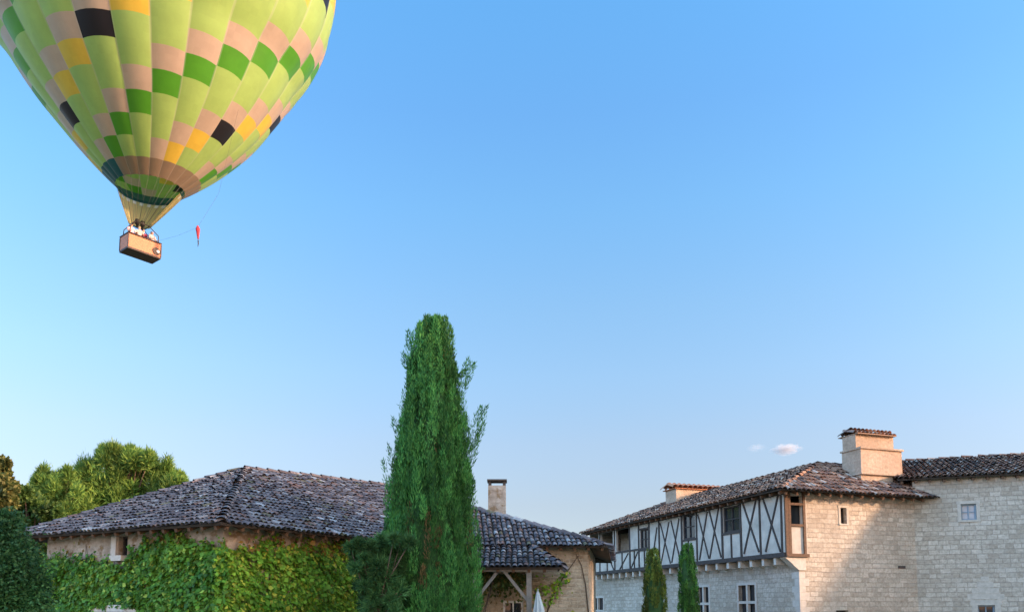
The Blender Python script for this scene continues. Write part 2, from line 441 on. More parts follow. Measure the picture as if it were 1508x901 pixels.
def roof_plane(tiles, deck, poly, kind, sp=0.2, row=0.36, thick=0.06, tiled=True, edir=None):
    """poly: eave left, eave right, then the upper corners; covered by rows of canal tiles over a deck"""
    poly = [Vector(p) for p in poly]
    o = poly[0]; e = (poly[1] - o).normalized()
    nn = Vector((0, 0, 0))
    for i in range(len(poly)): nn += (poly[i] - o).cross(poly[(i + 1) % len(poly)] - o)
    nn.normalize()
    if nn.z < 0: nn = -nn
    s = nn.cross(e).normalized()
    if s.z < 0: s = -s
    uv = [((p - o).dot(e), (p - o).dot(s)) for p in poly]
    off = lambda u, v: 0
    deck.face([p - nn * 0.02 for p in poly] if (poly[1] - o).cross(poly[2] - o).z > 0 else [p - nn * 0.02 for p in poly][::-1])
    deck.face([p - nn * (0.02 + thick) for p in poly][::-1] if (poly[1] - o).cross(poly[2] - o).z > 0 else [p - nn * (0.02 + thick) for p in poly])
    for i in range(len(poly)):
        a, b_ = poly[i], poly[(i + 1) % len(poly)]
        deck.face([a - nn * (.02 + thick), b_ - nn * (.02 + thick), b_ - nn * .02, a - nn * .02])
    if not tiled: return
    if edir is not None:
        e = (edir - nn * edir.dot(nn)).normalized(); s = nn.cross(e).normalized()
        if s.z < 0: s = -s
        uv = [((p - o).dot(e), (p - o).dot(s)) for p in poly]
    vmin = min(b_ for _, b_ in uv)
    def inside(u, v):
        c = False; n = len(uv)
        for i in range(n):
            (x1, y1), (x2, y2) = uv[i], uv[(i + 1) % n]
            if (y1 > v) != (y2 > v) and u < (x2 - x1) * (v - y1) / (y2 - y1) + x1: c = not c
        return c
    # signed height of the (possibly slightly twisted) patch over the flat plane, by inverse distance
    hs = [(p - o).dot(nn) for p in poly]
    def h(u, v):
        w = [1 / ((u - a) ** 2 + (v - b_) ** 2 + 0.05) for a, b_ in uv]
        return sum(x * y for x, y in zip(w, hs)) / sum(w)
    tw = max(abs(x) for x in hs) > 0.02
    umin, umax = min(a for a, _ in uv), max(a for a, _ in uv); vmax = max(b_ for _, b_ in uv)
    nu = int((umax - umin) / sp)
    for i in range(nu + 1):
        u = umin + (i + 0.5) * sp
        v = vmin - 0.15 + random.uniform(-.03, .03)
        wob = random.uniform(-.012, .012)
        while v < vmax:
            cu, cv = u, v + row * 0.55
            if inside(cu, cv) or (v < vmin and inside(cu, cv + .12)):
                k = random.uniform(-.05, .05)
                d = (s + e * k + nn * random.uniform(-.015, .02)).normalized()
                sd = (e - d * e.dot(d)).normalized()
                p = o + e * (u + wob + random.uniform(-.012, .012)) + s * v + nn * ((h(cu, cv) if tw else 0) + random.uniform(-.012, .02))
                half_tile(tiles, p, d, sd, nn, row * 1.22, sp * .46, sp * .38, 0.035, 0.0, tile_palette(kind))
            v += row * random.uniform(.94, 1.04)

def ridge_tiles(tiles, a, b, kind, r=0.13, L=0.40, up=Vector((0, 0, 1))):
    a, b = Vector(a), Vector(b); d = (b - a).normalized(); side = d.cross(up).normalized(); n2 = side.cross(d).normalized()
    b = b - d * .2
    n = max(1, int((b - a).length / L)); st = (b - a) / n
    for i in range(n):
        p = a + st * i + side * random.uniform(-.02, .02)
        half_tile(tiles, p, (d + n2 * random.uniform(-.03, .03)).normalized(), side, n2, L * 1.15, r, r * .85, 0.02 + random.uniform(0, .02), -0.005, tile_palette(kind))

# ------------------------------------------------------------------ the manor (right)
O3 = Vector((10.19, 29.0, 0))
D1 = Vector((-0.316, 0.949, 0)).normalized()     # along the timber front, away from the camera
D2 = Vector((0.949, 0.316, 0)).normalized()      # along the sunlit end
N1, N2 = -D2, -D1
def mw(a, b, z): return O3 + D1 * a + D2 * b + Vector((0, 0, z))
def a_of(px, b=0.0):
    k = (px - 754) / FPX; P0 = O3 + D2 * b
    return (k * P0.y - P0.x) / (D1.x - k * D1.y)
def b_of(px, a=0.0):
    k = (px - 754) / FPX; P0 = O3 + D1 * a
    return (k * P0.y - P0.x) / (D2.x - k * D2.y)
def z_of(py, P):
    return at(0, py, P.y).z
def az(px, py, b=0.0):
    a = a_of(px, b); return a, z_of(py, mw(a, b, 0))
def bz(px, py, a=0.0):
    b = b_of(px, a); return b, z_of(py, mw(a, b, 0))

LEN = 17.6
BT = b_of(1350)
CT = mw(0, BT, 0)
DT = Vector((0.936, -0.35, 0)).normalized()
NT = Vector((-0.35, -0.936, 0)).normalized()
ZS, ZJ, ZE = 3.57, 3.22, 5.97     # sill beam, joist underside, eave
ZT = 6.74
manor = empty('manor_house', mw(0, 0, 0), 'long pale stone manor with half-timbered upper gallery and sunlit stone end', 'manor house')

INS = 0.6
def op_a(x0, y0, x1, y1, b):      # opening on a wall parallel to the timber front
    (aa, zt), (ab, zb) = az(x0, y0, b), az(x1, y1, b)
    (_, zt2), (_, zb2) = az(x1, y0, b), az(x0, y1, b)
    return (min(aa, ab), max(aa, ab), (zb + zb2) / 2, (zt + zt2) / 2)
def op_b(x0, y0, x1, y1, a=0.0):
    (ba, zt), (bb, zb) = bz(x0, y0, a), bz(x1, y1, a)
    return (min(ba, bb), max(ba, bb), zb, zt)
def op_t(x0, y0, x1, y1):
    def s_of(px):
        k = (px - 754) / FPX
        return (k * CT.y - CT.x) / (DT.x - k * DT.y)
    s0, s1 = s_of(x0), s_of(x1); m = CT + DT * ((s0 + s1) / 2)
    return (s0, s1, z_of(y1, m), z_of(y0, m))

# stone front under the gallery
cross1 = op_a(1087, 861, 1111, 915, INS)
cross2 = op_a(1026, 864, 1043, 916, INS)
cross3 = op_a(871, 880, 888, 920, INS)
w = MB()
wall(w, mw(0, INS, 0), D1, N1, 0, LEN + 1.6, 0, ZS, [cross1, cross2, cross3], 0.2)
# sunlit end, gallery part left out
slit = op_b(1241, 747, 1250, 771)
low_w = op_b(1229, 898, 1247, 925)
wall(w, mw(0, 0, 0), D2, N2, INS, BT, 0, ZJ, [low_w], 0.25, 30)
wall(w, mw(0, 0, 0), D2, N2, 0.98, BT, ZJ, ZE + .35, [slit], 0.3, 30)
wall(w, mw(0, 0, 0), D2, N2, INS, .98, ZJ, ZS, [], 0.3, 30)
# rear and far sides
wall(w, mw(LEN + 1.6, 0, 0), D2, D1, INS, 7.2, 0, ZS, [], .2, 60)
w.face([mw(LEN, INS, ZS), mw(LEN, 7.2, ZS), mw(LEN + 1.6, 7.2, ZS), mw(LEN + 1.6, INS, ZS)])
wall(w, mw(0, 7.2, 0), D1, -N1, LEN, LEN + 1.6, 0, ZS, [], .2, 80)
wall(w, mw(LEN, 0, 0), D2, D1, 0, 7.2, ZS, ZE, [], .2, 60)
wall(w, mw(0, 7.2, 0), D1, -N1, 4.5, LEN, 0, ZE, [], .2, 80)
wall(w, mw(0, 1.9, 0), D1, N1, .3, LEN - .1, ZS, ZE, [], .2, 10)
hole = op_b(1323, 832.5, 1333, 836.5)
w.build('stone_wall', M['manor_stone'], manor)
h_ = MB(); h_.box(mw(-0.0, (hole[0] + hole[1]) / 2, (hole[2] + hole[3]) / 2), D2 * (hole[1] - hole[0]) / 2, D1 * .03, (0, 0, (hole[3] - hole[2]) / 2))  # shade inside the small wall hole drawn as a dark block
h_.build('hole_dark', M['dark_wood'], manor)
# tower wing
tw1 = op_t(1420, 741.5, 1443, 765)
tw2 = op_t(1437, 890.5, 1462, 925)
w = MB()
TL = 20.0
wall(w, CT, DT, NT, 0, TL, 0, ZT + .15, [tw1, tw2], 0.22, 100)
wall(w, CT + DT * TL, NT, DT, -7.5, 0, 0, ZT, [], .2, 130)
wall(w, CT - NT * 7.5, DT, -NT, 0, TL, 0, ZT, [], .2, 140)
wall(w, CT, NT, -DT, -7.5, 0, 0, ZT, [], .2, 170)
w.build('tower_wall', M['manor_stone'], manor)
# quoins at the meeting of end and tower, and at the stone front's corner
q = MB()
z = 0.0; i = 0
while z < ZE - .3:
    hh = random.uniform(.24, .34); wd = .42 if i % 2 else .26; 
    c = mw(0, INS, z + hh / 2)
    q.box(c + D2 * wd / 2 + N2 * .0 , D2 * (wd / 2 + .006), D1 * .006, (0, 0, hh / 2 - .006)) if z < ZJ - .3 else None
    wd2 = .26 if i % 2 else .42
    if z < ZJ - .3: q.box(c + D1 * wd2 / 2, D1 * (wd2 / 2 + .004), D2 * .007, (0, 0, hh / 2 - .006))
    z += hh; i += 1
q.build('quoin', M['stone_trim'], manor)

# windows of the stone parts
def stone_cross(op, b, cols=2):
    f = MB(); ua, ub, za, zb = op; P0 = mw(0, b, 0)
    P = lambda u, z, d=0.0: P0 + D1 * u + Vector((0, 0, z)) - N1 * d
    m = (ua + ub) / 2; t = .11
    for u in (ua - t / 2, ub + t / 2): f.box(P(u, (za + zb) / 2, .05), D1 * t / 2, N1 * .07, (0, 0, (zb - za) / 2 + t))
    f.box(P(m, zb + t / 2, .053), D1 * ((ub - ua) / 2 - .001), N1 * .07, (0, 0, t / 2))
    f.box(P(m, (za + zb) / 2, .06), D1 * .055, N1 * .06, (0, 0, (zb - za) / 2))
    zt = zb - (zb - za) * .47
    f.box(P(m, zt, .064), D1 * (ub - ua) / 2, N1 * .06, (0, 0, .055))
    o = f.build('stone_window', M['stone_trim'], manor)
    p = MB(); p.face([P(ua, za, .16), P(ub, za, .16), P(ub, zb, .16), P(ua, zb, .16)][::-1]); p.build('pane', M['glass'], o)
for c in (cross1, cross2, cross3): stone_cross(c, INS)
window(manor, mw(0, 0, 0), D2, N2, slit, .22, 1, 1, M['dark_wood'], .03)
window(manor, mw(0, 0, 0), D2, N2, low_w, .2, 2, 2, M['dark_wood'])
window(manor, CT, DT, NT, tw1, .12, 2, 2, M['blue_paint'], .055, .04, pane=M['painted_sky_glass'])
window(manor, CT, DT, NT, tw2, .16, 2, 3, M['blue_paint'], .055, .04)
t_ = MB()
def surround(P0, ud, n, op, t=.16, arch=False):
    ua, ub, za, zb = op; P = lambda u, z: P0 + ud * u + Vector((0, 0, z)) + n * .004
    for u in (ua - t / 2, ub + t / 2): t_.box(P(u, (za + zb) / 2), ud * t / 2, n * .012, (0, 0, (zb - za) / 2))
    t_.box(P((ua + ub) / 2, zb + t / 2 + .001), ud * ((ub - ua) / 2 + t * 1.2), n * .013, (0, 0, t / 2))
    t_.box(P((ua + ub) / 2, za - t / 3 - .001), ud * ((ub - ua) / 2 + t), n * .03, (0, 0, t / 3))
surround(CT, DT, NT, tw1, .12); t_.build('window_surround', M['dull_trim'], manor); t_ = MB(); surround(mw(0, 0, 0), D2, N2, slit, .09); t_.build('window_surround', M['dull_trim'], manor); t_ = MB(); surround(CT, DT, NT, tw2, .2)
ua, ub, za, zb = tw2      # relieving gable of dressed stone over the low window
for k, (hw, hh) in enumerate(((.62, .22), (.46, .22), (.28, .22), (.14, .2))):
    t_.box(CT + DT * ((ua + ub) / 2) + NT * .004 + Vector((0, 0, zb + .33 + k * .225)), DT * hw, NT * .008, (0, 0, hh / 2 - .004))
t_.build('window_surround', M['dull_trim'], manor)

# timber gallery
wins = [op_a(1067, 745, 1091, 783, 0), op_a(1007, 757, 1025, 793, 0), op_a(943.5, 779, 955.5, 808, 0)]
opens = [op_a(908, 783, 927, 811, 0), op_a(885, 790, 903, 814, 0), op_a(869, 793, 882, 816, 0)]
opens = [(o[0], o[1], o[2], ZE - .12) for o in opens]
wp = MB()
wall(wp, mw(0, 0, 0), D1, N1, 0, LEN, ZS, ZE, wins + opens, .12)
bo = (.27, .80, 4.72, 5.82)
wall(wp, mw(-.03, 0, 0), D2, N2, 0, 1.0, ZS, ZE, [bo], .14)
wp.face([mw(-.03, 0, ZS), mw(0, 0, ZS), mw(0, 0, ZE), mw(-.03, 0, ZE)])
wp.build('timber_wall', M['plaster'], manor)
for o in wins: window(manor, mw(0, 0, 0), D1, N1, o, .09, 2, 2, M['dark_wood'], .06, .045)
fl = MB(); fl.hull8([mw(.02, .01, ZS - .06), mw(.02, 1.9, ZS - .06), mw(LEN, 1.9, ZS - .06), mw(LEN, .01, ZS - .06), mw(.02, .01, ZS + .02), mw(.02, 1.9, ZS + .02), mw(LEN, 1.9, ZS + .02), mw(LEN, .01, ZS + .02)])
fl.build('gallery_floor', M['dark_wood'], manor)

tf = MB()
def post(px, w_=.09, z0=ZS, z1=ZE):
    a = a_of(px); tf.bar(mw(a + random.uniform(-.025, .025), -.012, z0), mw(a + random.uniform(-.025, .025), -.012, z1), w_, N1, .07)
def brace(x0, y0, x1, y1, w_=.068):
    a0, z0 = az(x0, y0); a1, z1 = az(x1, y1)
    tf.bar(mw(a0, -.008, max(ZS, min(ZE, z0))), mw(a1, -.008, max(ZS, min(ZE, z1))), w_ * random.uniform(.9, 1.15), N1, .06)
tf.bar(mw(-.04, -.02, ZS + .02), mw(LEN, -.02, ZS + .02), .17, N1, .1)
tf.bar(mw(-.04, -.02, ZE - .06), mw(LEN, -.02, ZE - .06), .13, N1, .1)
for p_ in (1154, 1121.5, 1093, 1065.5, 1027.5, 1005.5, 972, 957, 942, 928.5, 906, 884): post(p_, random.uniform(.075, .11))
for x in (1079, 1015.5, 950): post(x, .07, ZS, wins[0][2] if x > 1060 else wins[1][2] if x > 1000 else wins[2][2])
for x in (935, 917, 895, 877): post(x, .07, ZS, opens[0][2])
for (x0, y0, x1, y1) in ((1151, 722, 1129, 812), (1126, 727, 1151, 812), (1118, 730, 1097, 815), (1096, 737, 1119, 812),
                         (1061, 748, 1046, 822), (1047, 752, 1063, 820), (1044, 753, 1031, 824), (1030, 757, 1045, 822),
                         (1002, 763, 990, 828), (990, 766, 1003, 827), (987, 768, 974, 830), (974, 770, 988, 829),
                         (969, 776, 960, 834), (940, 812, 930, 836), (926, 814, 913, 838), (896, 818, 905, 840), (880, 822, 870, 845)):
    brace(x0, y0, x1, y1)
for o in (*wins, *opens):     # heads and sills
    for z in (o[2] - .045, o[3] + .03): 
        if z < ZE - .12: tf.bar(mw(o[0] - .06, -.014, z), mw(o[1] + .06, -.014, z), .085, N1, .065)
tf.bar(mw(a_of(957), -.016, opens[0][2] - .04), mw(LEN, -.016, opens[0][2] - .04), .09, N1, .07)
tf.build('timber_frame', M['dark_wood'], manor)
te = MB()
for b_, w_ in ((.07, .14), (.2, .1), (.86, .1)): te.bar(mw(-.055, b_, ZS), mw(-.055, b_, ZE), w_, N2, .08)
te.bar(mw(-.06, 0, ZS), mw(-.06, 1.02, ZS), .12, N2, .1)
for z in (4.70, 5.50): te.bar(mw(-.05, .15, z), mw(-.05, .90, z), .09, N2, .07)
te.build('end_frame', M['brown_wood'], manor)
dk = MB(); dk.face([mw(.16, .2, 4.7), mw(.16, .9, 4.7), mw(.16, .9, 5.5), mw(.16, .2, 5.5)][::-1]); dk.build('pane', M['glass'], manor)
a = .55
while a < LEN:
    jo = MB()
    jo.hull8([mw(a, 0.0, ZS - .10), mw(a, INS, ZJ - .05), mw(a + .16, INS, ZJ - .05), mw(a + .16, 0.0, ZS - .10), mw(a, 0.0, ZS - .062), mw(a, INS, ZS - .062), mw(a + .16, INS, ZS - .062), mw(a + .16, 0.0, ZS - .062)])
    jo.box(mw(a + .08, .30, ZS - .20), D1 * .075, D2 * .29, (0, 0, .13)); a += .78 + random.uniform(-.05, .05)
    jo.build('corbel', M['stone_trim'], manor)
cb = MB()    # curved stone corbel carrying the gallery's end
prof = [(0, ZS - .02), (INS + .3, ZS - .02), (INS + .3, ZJ - .2), (INS - .02, ZJ - .2), (.42, ZJ - .08), (.25, ZJ + .06), (.10, ZJ + .18), (0, ZJ + .24)]
A = [mw(-.03, b_, z) for b_, z in prof]; B = [mw(.30, b_, z) for b_, z in prof]
cb.face(A[::-1]); cb.face(B)
for i in range(len(A)): cb.face([A[i], A[(i + 1) % len(A)], B[(i + 1) % len(A)], B[i]])
cb.build('end_corbel', M['stone_trim'], manor)

# roofs of the manor
tl, dk = MB(), MB()
EO = -.5
zE = ZE + .02
RA, RB, ZR = 2.05, 3.35, 7.56
RF = 14.0
e0 = mw(EO, EO, zE); e1 = mw(LEN + .3, EO, zE); rn = mw(RA, RB, ZR); rf = mw(RF, RB, ZR)
roof_plane(tl, dk, [e1, e0, rn, rf], 'red')
eR = mw(EO, 6.8, zE)
roof_plane(tl, dk, [e0, eR, mw(RA, 8.2, ZR), rn], 'red')
e2 = mw(LEN + .3, 7.6, zE)
roof_plane(tl, dk, [e2, e1, rf], 'red')
roof_plane(tl, dk, [mw(RA, 7.6, zE), e2, rf, rn], 'red', tiled=False)
for p_, q_ in ((e0, rn), (rn, rf), (e1, rf), (rn, mw(RA, 8.2, ZR))): ridge_tiles(tl, p_, q_, 'red', .12)
tl.build('roof', M['red_tile'], manor, True)
dk.build('roof_deck', M['soffit'], manor)
tl, dk = MB(), MB()
zT = ZT + .02
def tp(s, d, z): return CT + DT * s - NT * d + Vector((0, 0, z))
ap = at(1440, 673, 34.3)
vs = ap - CT; apS, apD = vs.dot(DT), -vs.dot(NT)
t0 = tp(-.55, -.26, zT); t1 = tp(TL + .4, -.26, zT); r0 = tp(-.55, apD, ap.z); r1 = Vector(ap); r2 = tp(TL - 3, -.26 + (apD + .26) * .55, zT + (ap.z - zT) * .55)
roof_plane(tl, dk, [t0, tp(apS, -.26, zT), r1, r0], 'red')
roof_plane(tl, dk, [tp(apS, -.26, zT), t1, r2, r1], 'red')
roof_plane(tl, dk, [tp(TL + .4, 8, zT), tp(-.55, 8, zT), r1], 'red', tiled=False)
roof_plane(tl, dk, [tp(-.55, 8, zT), r0, r1], 'red', tiled=False)
roof_plane(tl, dk, [tp(TL + .4, 8, zT), r1, r2], 'red', tiled=False)
roof_plane(tl, dk, [t1, tp(TL + .4, 8, zT), r2], 'red', sp=.3, row=.5)
for p_, q_ in ((r0, r1), (r1, r2), (t0, r0)): ridge_tiles(tl, p_, q_, 'red', .12)
tl.build('tower_roof', M['red_tile'], manor, True)
dk.build('tower_roof_deck', M['soffit'], manor)
rf_ = MB()
a = -.3
while a < LEN:
    rf_ = MB(); rf_.bar(mw(a, EO + .08, zE - .15), mw(a, .5, zE - .15 + .29), .09, (0, 0, 1), .1); rf_.build('rafter', M['brown_wood'], manor); a += .55
b = -.2
while b < 6.6:
    rf_ = MB(); rf_.bar(mw(EO + .06, b, zE - .16), mw(.5, b, zE - .16 + .42), .09, (0, 0, 1), .1); rf_.build('rafter', M['brown_wood'], manor); b += .5
s_ = -.4
while s_ < TL:
    rf_ = MB(); rf_.bar(tp(s_, -.22, zT - .16), tp(s_, .4, zT - .16 + .2), .09, (0, 0, 1), .1); rf_.build('rafter', M['brown_wood'], manor); s_ += .5

def stack(part, levels, mat, cap_kind, parent):
    """rectangular chimney from levels (a0, a1, b0, b1, z0, z1)"""
    c = MB()
    for (a0, a1, b0, b1, z0, z1) in levels:
        for (P0, ud, n, L) in ((mw(a0, b0, 0), D2, N2, b1 - b0), (mw(a0, b0, 0), D1, N1, a1 - a0), (mw(a0, b1, 0), D1, -N1, a1 - a0), (mw(a1, b0, 0), D2, -N2, b1 - b0)):
            wall(c, P0, ud, n, 0, L, z0, z1, [], .1, random.uniform(0, 20))
        c.face([mw(a0, b0, z1), mw(a0, b1, z1), mw(a1, b1, z1), mw(a1, b0, z1)][::-1])
        c.face([mw(a0, b0, z0), mw(a0, b1, z0), mw(a1, b1, z0), mw(a1, b0, z0)])
    return c.build(part, mat, parent)
f0 = .45
cb0, cb1 = b_of(1275, f0), b_of(1336, f0)
z1_, z2_, z3_ = z_of(697, mw(f0, 5, 0)), z_of(662, mw(f0, 5, 0)), z_of(641, mw(f0 + .3, 5, 0))
ch = stack('chimney', [(f0 + .08, 1.5, cb0 + .05, cb1 - .42, 5.9, z1_ - .06), (f0 - .03, 1.52, cb0 - .02, cb1 + .03, z1_ - .06, z1_), (f0, 1.5, cb0, cb1, z1_, z2_),
                       (f0 - .07, 1.55, cb0 - .05, cb1 + .06, z2_, z2_ + .07), (f0 + .28, 1.47, cb0 + .03, cb1 - .12, z2_ + .07, z3_)], M['chimney_render'], None, manor)
cp = MB()
for i in range(11):
    b = cb0 - .02 + (cb1 - .1 - cb0) * i / 10
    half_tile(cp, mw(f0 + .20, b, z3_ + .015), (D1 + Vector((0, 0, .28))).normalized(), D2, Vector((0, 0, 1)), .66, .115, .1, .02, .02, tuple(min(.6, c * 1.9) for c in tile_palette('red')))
    half_tile(cp, mw(1.56, b, z3_ + .015), (-D1 + Vector((0, 0, .28))).normalized(), -D2, Vector((0, 0, 1)), .7, .115, .1, .02, .02, tile_palette('red'))
cp.box(mw((f0 + 1.7) / 2 + .05, (cb0 + cb1 - .1) / 2, z3_ + .012), D1 * .56, D2 * ((cb1 - cb0 - .1) / 2), (0, 0, .016), (.3, .2, .14))
cp.build('chimney_cap', M['red_tile'], ch, True)
# far chimney behind the gallery roof
fa = 11.5
fb0 = b_of(998, fa)
fz = z_of(719, mw(fa, fb0, 0))
ch2 = stack('chimney', [(fa, fa + 1.1, fb0, fb0 + 3.1, 6.0, fz)], M['chimney_render'], None, manor)
cp = MB()
for i in range(12):
    b = fb0 - .1 + 3.3 * i / 11
    half_tile(cp, mw(fa - .14, b, fz + .03), (D1 + Vector((0, 0, .30))).normalized(), D2, Vector((0, 0, 1)), .78, .17, .13, .03, .03, (0.46, 0.235, 0.14))
    half_tile(cp, mw(fa + 1.24, b, fz + .03), (-D1 + Vector((0, 0, .30))).normalized(), -D2, Vector((0, 0, 1)), .78, .17, .13, .03, .03, (0.46, 0.235, 0.14))
cp.box(mw(fa + .55, fb0 + 1.55, fz + .017), D1 * .66, D2 * 1.66, (0, 0, .02), (.30, .12, .06))
cp.build('chimney_cap', M['red_tile'], ch2, True)

# ------------------------------------------------------------------ the creeper-clad house (left)
C0 = at(325, 768, 18.0); ze = C0.z
def ongrade(px, py):
    """the point at eave height seen at px, py"""
    u = (px - 754) / FPX; v = (YP - py) / FPX
    d = Vector((u, CP - v * SP, SP + v * CP)); t = (ze - EYE) / d.z
    return Vector((d.x * t, d.y * t, ze))
Lc = ongrade(15, 790)
Rg = ongrade(535, 791)
A1 = at(360, 690, 26.0)
Be = ongrade(896, 803)
dR = (Rg - C0).normalized()
tV = (24.4 - C0.y) / dR.y
Vv = C0 + dR * tV
A2 = at(577, 716, 29.8)
B2 = Be + Vector((1.2, 8.5, 0)); Lb = Lc + Vector((1.5, 9.0, 0)); A0 = A1 + Vector((-2.2, 3.2, -.2))
house = empty('creeper_house', (C0.x, C0.y, 0), 'low stone house under a grey lichened tile roof, its walls covered in green creeper', 'house')
tl, dk = MB(), MB()
G = 'grey'
roof_plane(tl, dk, [Lc, C0, A1], G, .165, .31)
roof_plane(tl, dk, [C0, Vv, A1], G, .165, .31)
roof_plane(tl, dk, [Vv, A2, A1], G, .165, .31, edir=dR)
roof_plane(tl, dk, [Vv, Be, A2], G, .165, .31)
roof_plane(tl, dk, [Be, B2, A2], G, .165, .31)
roof_plane(tl, dk, [B2, Lb, A1], G, tiled=False)
roof_plane(tl, dk, [B2, A1, A2], G, tiled=False)
roof_plane(tl, dk, [Lb, Lc, A1], G, tiled=False)
# porch roof
pe = 22.5
zp = at(0, 834, pe).z
pl_, pr_ = Vector((at(560, 834, pe).x, pe, zp)), Vector((at(829, 834, pe).x, pe, zp))
ql_, qr_ = Vector((pl_.x, 24.75, ze - .02)), Vector((at(783, 800, 24.6).x, 24.75, ze - .02))
pq = Vector((pr_.x + .05, 24.9, zp + .02))
roof_plane(tl, dk, [pl_, pr_, qr_, ql_], G, .165, .31)
roof_plane(tl, dk, [pr_, pq, qr_], G, .165, .31)
for p_, q_ in ((C0, A1), (A1, A2), (A2, Be), (Lc, A1), (pr_, qr_)): ridge_tiles(tl, p_, q_, G, .125, .38)
tl.build('roof', M['grey_tile'], house, True)
dk.build('roof_deck', M['soffit'], house)

def inset(p, *dirs):
    q = Vector(p)
    for d in dirs: q += d
    return q
dl = (Lc - C0).normalized(); nl = Vector((dl.y, -dl.x, 0)); 
if nl.y > 0: nl = -nl
nr = Vector((dR.y, -dR.x, 0))
if nr.x < 0: nr = -nr
dB = (Be - Vv).normalized(); nB = Vector((dB.y, -dB.x, 0))
if nB.y > 0: nB = -nB
def meet(p, d, q, e):
    # intersection of two plan lines
    det = d.x * -e.y + e.x * d.y
    t = ((q.x - p.x) * -e.y + e.x * (q.y - p.y)) / det
    return Vector((p.x + d.x * t, p.y + d.y * t, 0))
OV = .55
Wc = meet(C0 - nl * OV, dl, C0 - nr * OV, dR)
Wv = meet(C0 - nr * OV, dR, Vv - nB * OV, dB)
Wl = Wc + dl * ((Lc - C0).length - 1.35)
Wb = Vector((Vv - nB * OV)); Wb.z = 0
kB = (866 - 754) / FPX; tB = (kB * Wb.y - Wb.x) / (dB.x - kB * dB.y); Wb = Wb + dB * tB
zw = ze + .12
lw = (Wl - Wc).length; rw = (Wv - Wc).length; bw = (Wb - Wv).length
def plan_u(P0, d, px):
    k = (px - 754) / FPX
    return (k * P0.y - P0.x) / (d.x - k * d.y)
w = MB()
# windows: small one high in the left wall, a low arch below it, a casement under the porch
u0, u1 = plan_u(Wc, dl, 186), plan_u(Wc, dl, 173)
mP = Wc + dl * ((u0 + u1) / 2)
sw = (min(u0, u1), max(u0, u1), z_of(818, mP), z_of(789, mP))
u0, u1 = plan_u(Wc, dl, 206), plan_u(Wc, dl, 148)
lo = (min(u0, u1), max(u0, u1), z_of(960, mP), z_of(899, mP))
wall(w, Wc, dl, nl, 0, lw, 0, zw, [sw, lo], .25, 0)
wall(w, Wc, dR, nr, 0, rw, 0, zw, [], .25, 40)
w.build('rendered_wall', M['old_render'], house)
w = MB()
u0, u1 = plan_u(Wv, dB, 741), plan_u(Wv, dB, 771)
mB = Wv + dB * ((u0 + u1) / 2)
pw = (u0, u1, z_of(960, mB), z_of(884, mB))
wall(w, Wv, dB, nB, 0, bw, 0, zw, [pw], .2, 70)
eR_ = Vector((Wb.x + 1.1, Wb.y + 8.0, 0)); dE = (eR_ - Wb).normalized(); nE = Vector((dE.y, -dE.x, 0))
wall(w, Wb, dE, nE, 0, 8, 0, zw, [], .2, 90)
Wlb = Wl + Vector((1.5, 7.6, 0)); dL2 = (Wlb - Wl).normalized()
wall(w, Wl, dL2, Vector((-dL2.y, dL2.x, 0)), 0, (Wlb - Wl).length, 0, zw, [], .2, 110)
dBk = (eR_ - Wlb).normalized()
wall(w, Wlb, dBk, Vector((-dBk.y, dBk.x, 0)), 0, (eR_ - Wlb).length, 0, zw, [], .2, 130)
w.build('stone_wall', M['rubble_stone'], house)
window(house, Wc, dl, nl, sw, .18, 1, 1, M['dark_wood'], .04)
window(house, Wc, dl, nl, lo, .15, 2, 2, M['dark_wood'], .06)
window(house, Wv, dB, nB, pw, .12, 2, 4, M['pale_paint'], .07, .04)
t_ = MB()
P_ = lambda u, z, d=0: Wc + dl * u + nl * d + Vector((0, 0, z))
t_.box(P_((sw[0] + sw[1]) / 2, sw[2] - .07, .09), dl * .23, nl * .13, (0, 0, .07))
t_.box(P_(sw[1] + .11, (sw[2] + sw[3]) / 2, .03), dl * .1, nl * .05, (0, 0, (sw[3] - sw[2]) / 2))
t_.build('window_sill', M['stone_trim'], house)
t_ = MB()      # pale rounded lintel over the low opening
mid = (lo[0] + lo[1]) / 2; hw = (lo[1] - lo[0]) / 2 + .1
for i in range(9):
    x0, x1 = -1 + 2 * i / 9, -1 + 2 * (i + 1) / 9
    za_, zb_ = lo[3] + .13 * (1 - x0 * x0), lo[3] + .13 * (1 - x1 * x1)
    t_.hull8([P_(mid + hw * x0, lo[3] - .02, -.05), P_(mid + hw * x1, lo[3] - .02, -.05), P_(mid + hw * x1, lo[3] - .02, .14), P_(mid + hw * x0, lo[3] - .02, .14),
              P_(mid + hw * x0, za_ + .03, -.05), P_(mid + hw * x1, zb_ + .03, -.05), P_(mid + hw * x1, zb_ + .03, .14), P_(mid + hw * x0, za_ + .03, .14)])
t_.build('lintel', M['stone_trim'], house)
rt = MB()
def rafters(p, d, n, L, rise, step=.45):
    u = .25
    while u < L - .1:
        c = p + d * u
        rt = MB(); rt.bar(c - n * .07 + Vector((0, 0, -.12)), c - n * .75 + Vector((0, 0, -.12 + rise * .68)), .085, (0, 0, 1), .09); rt.build('rafter', M['brown_wood'], house); u += step
rafters(C0, dl, nl, (Lc - C0).length, .42); rafters(C0, dR, nr, tV, .42); rafters(Vv, dB, nB, (Be - Vv).length, .45)
rafters(pl_, Vector((1, 0, 0)), Vector((0, -1, 0)), (pr_ - pl_).length, .38)
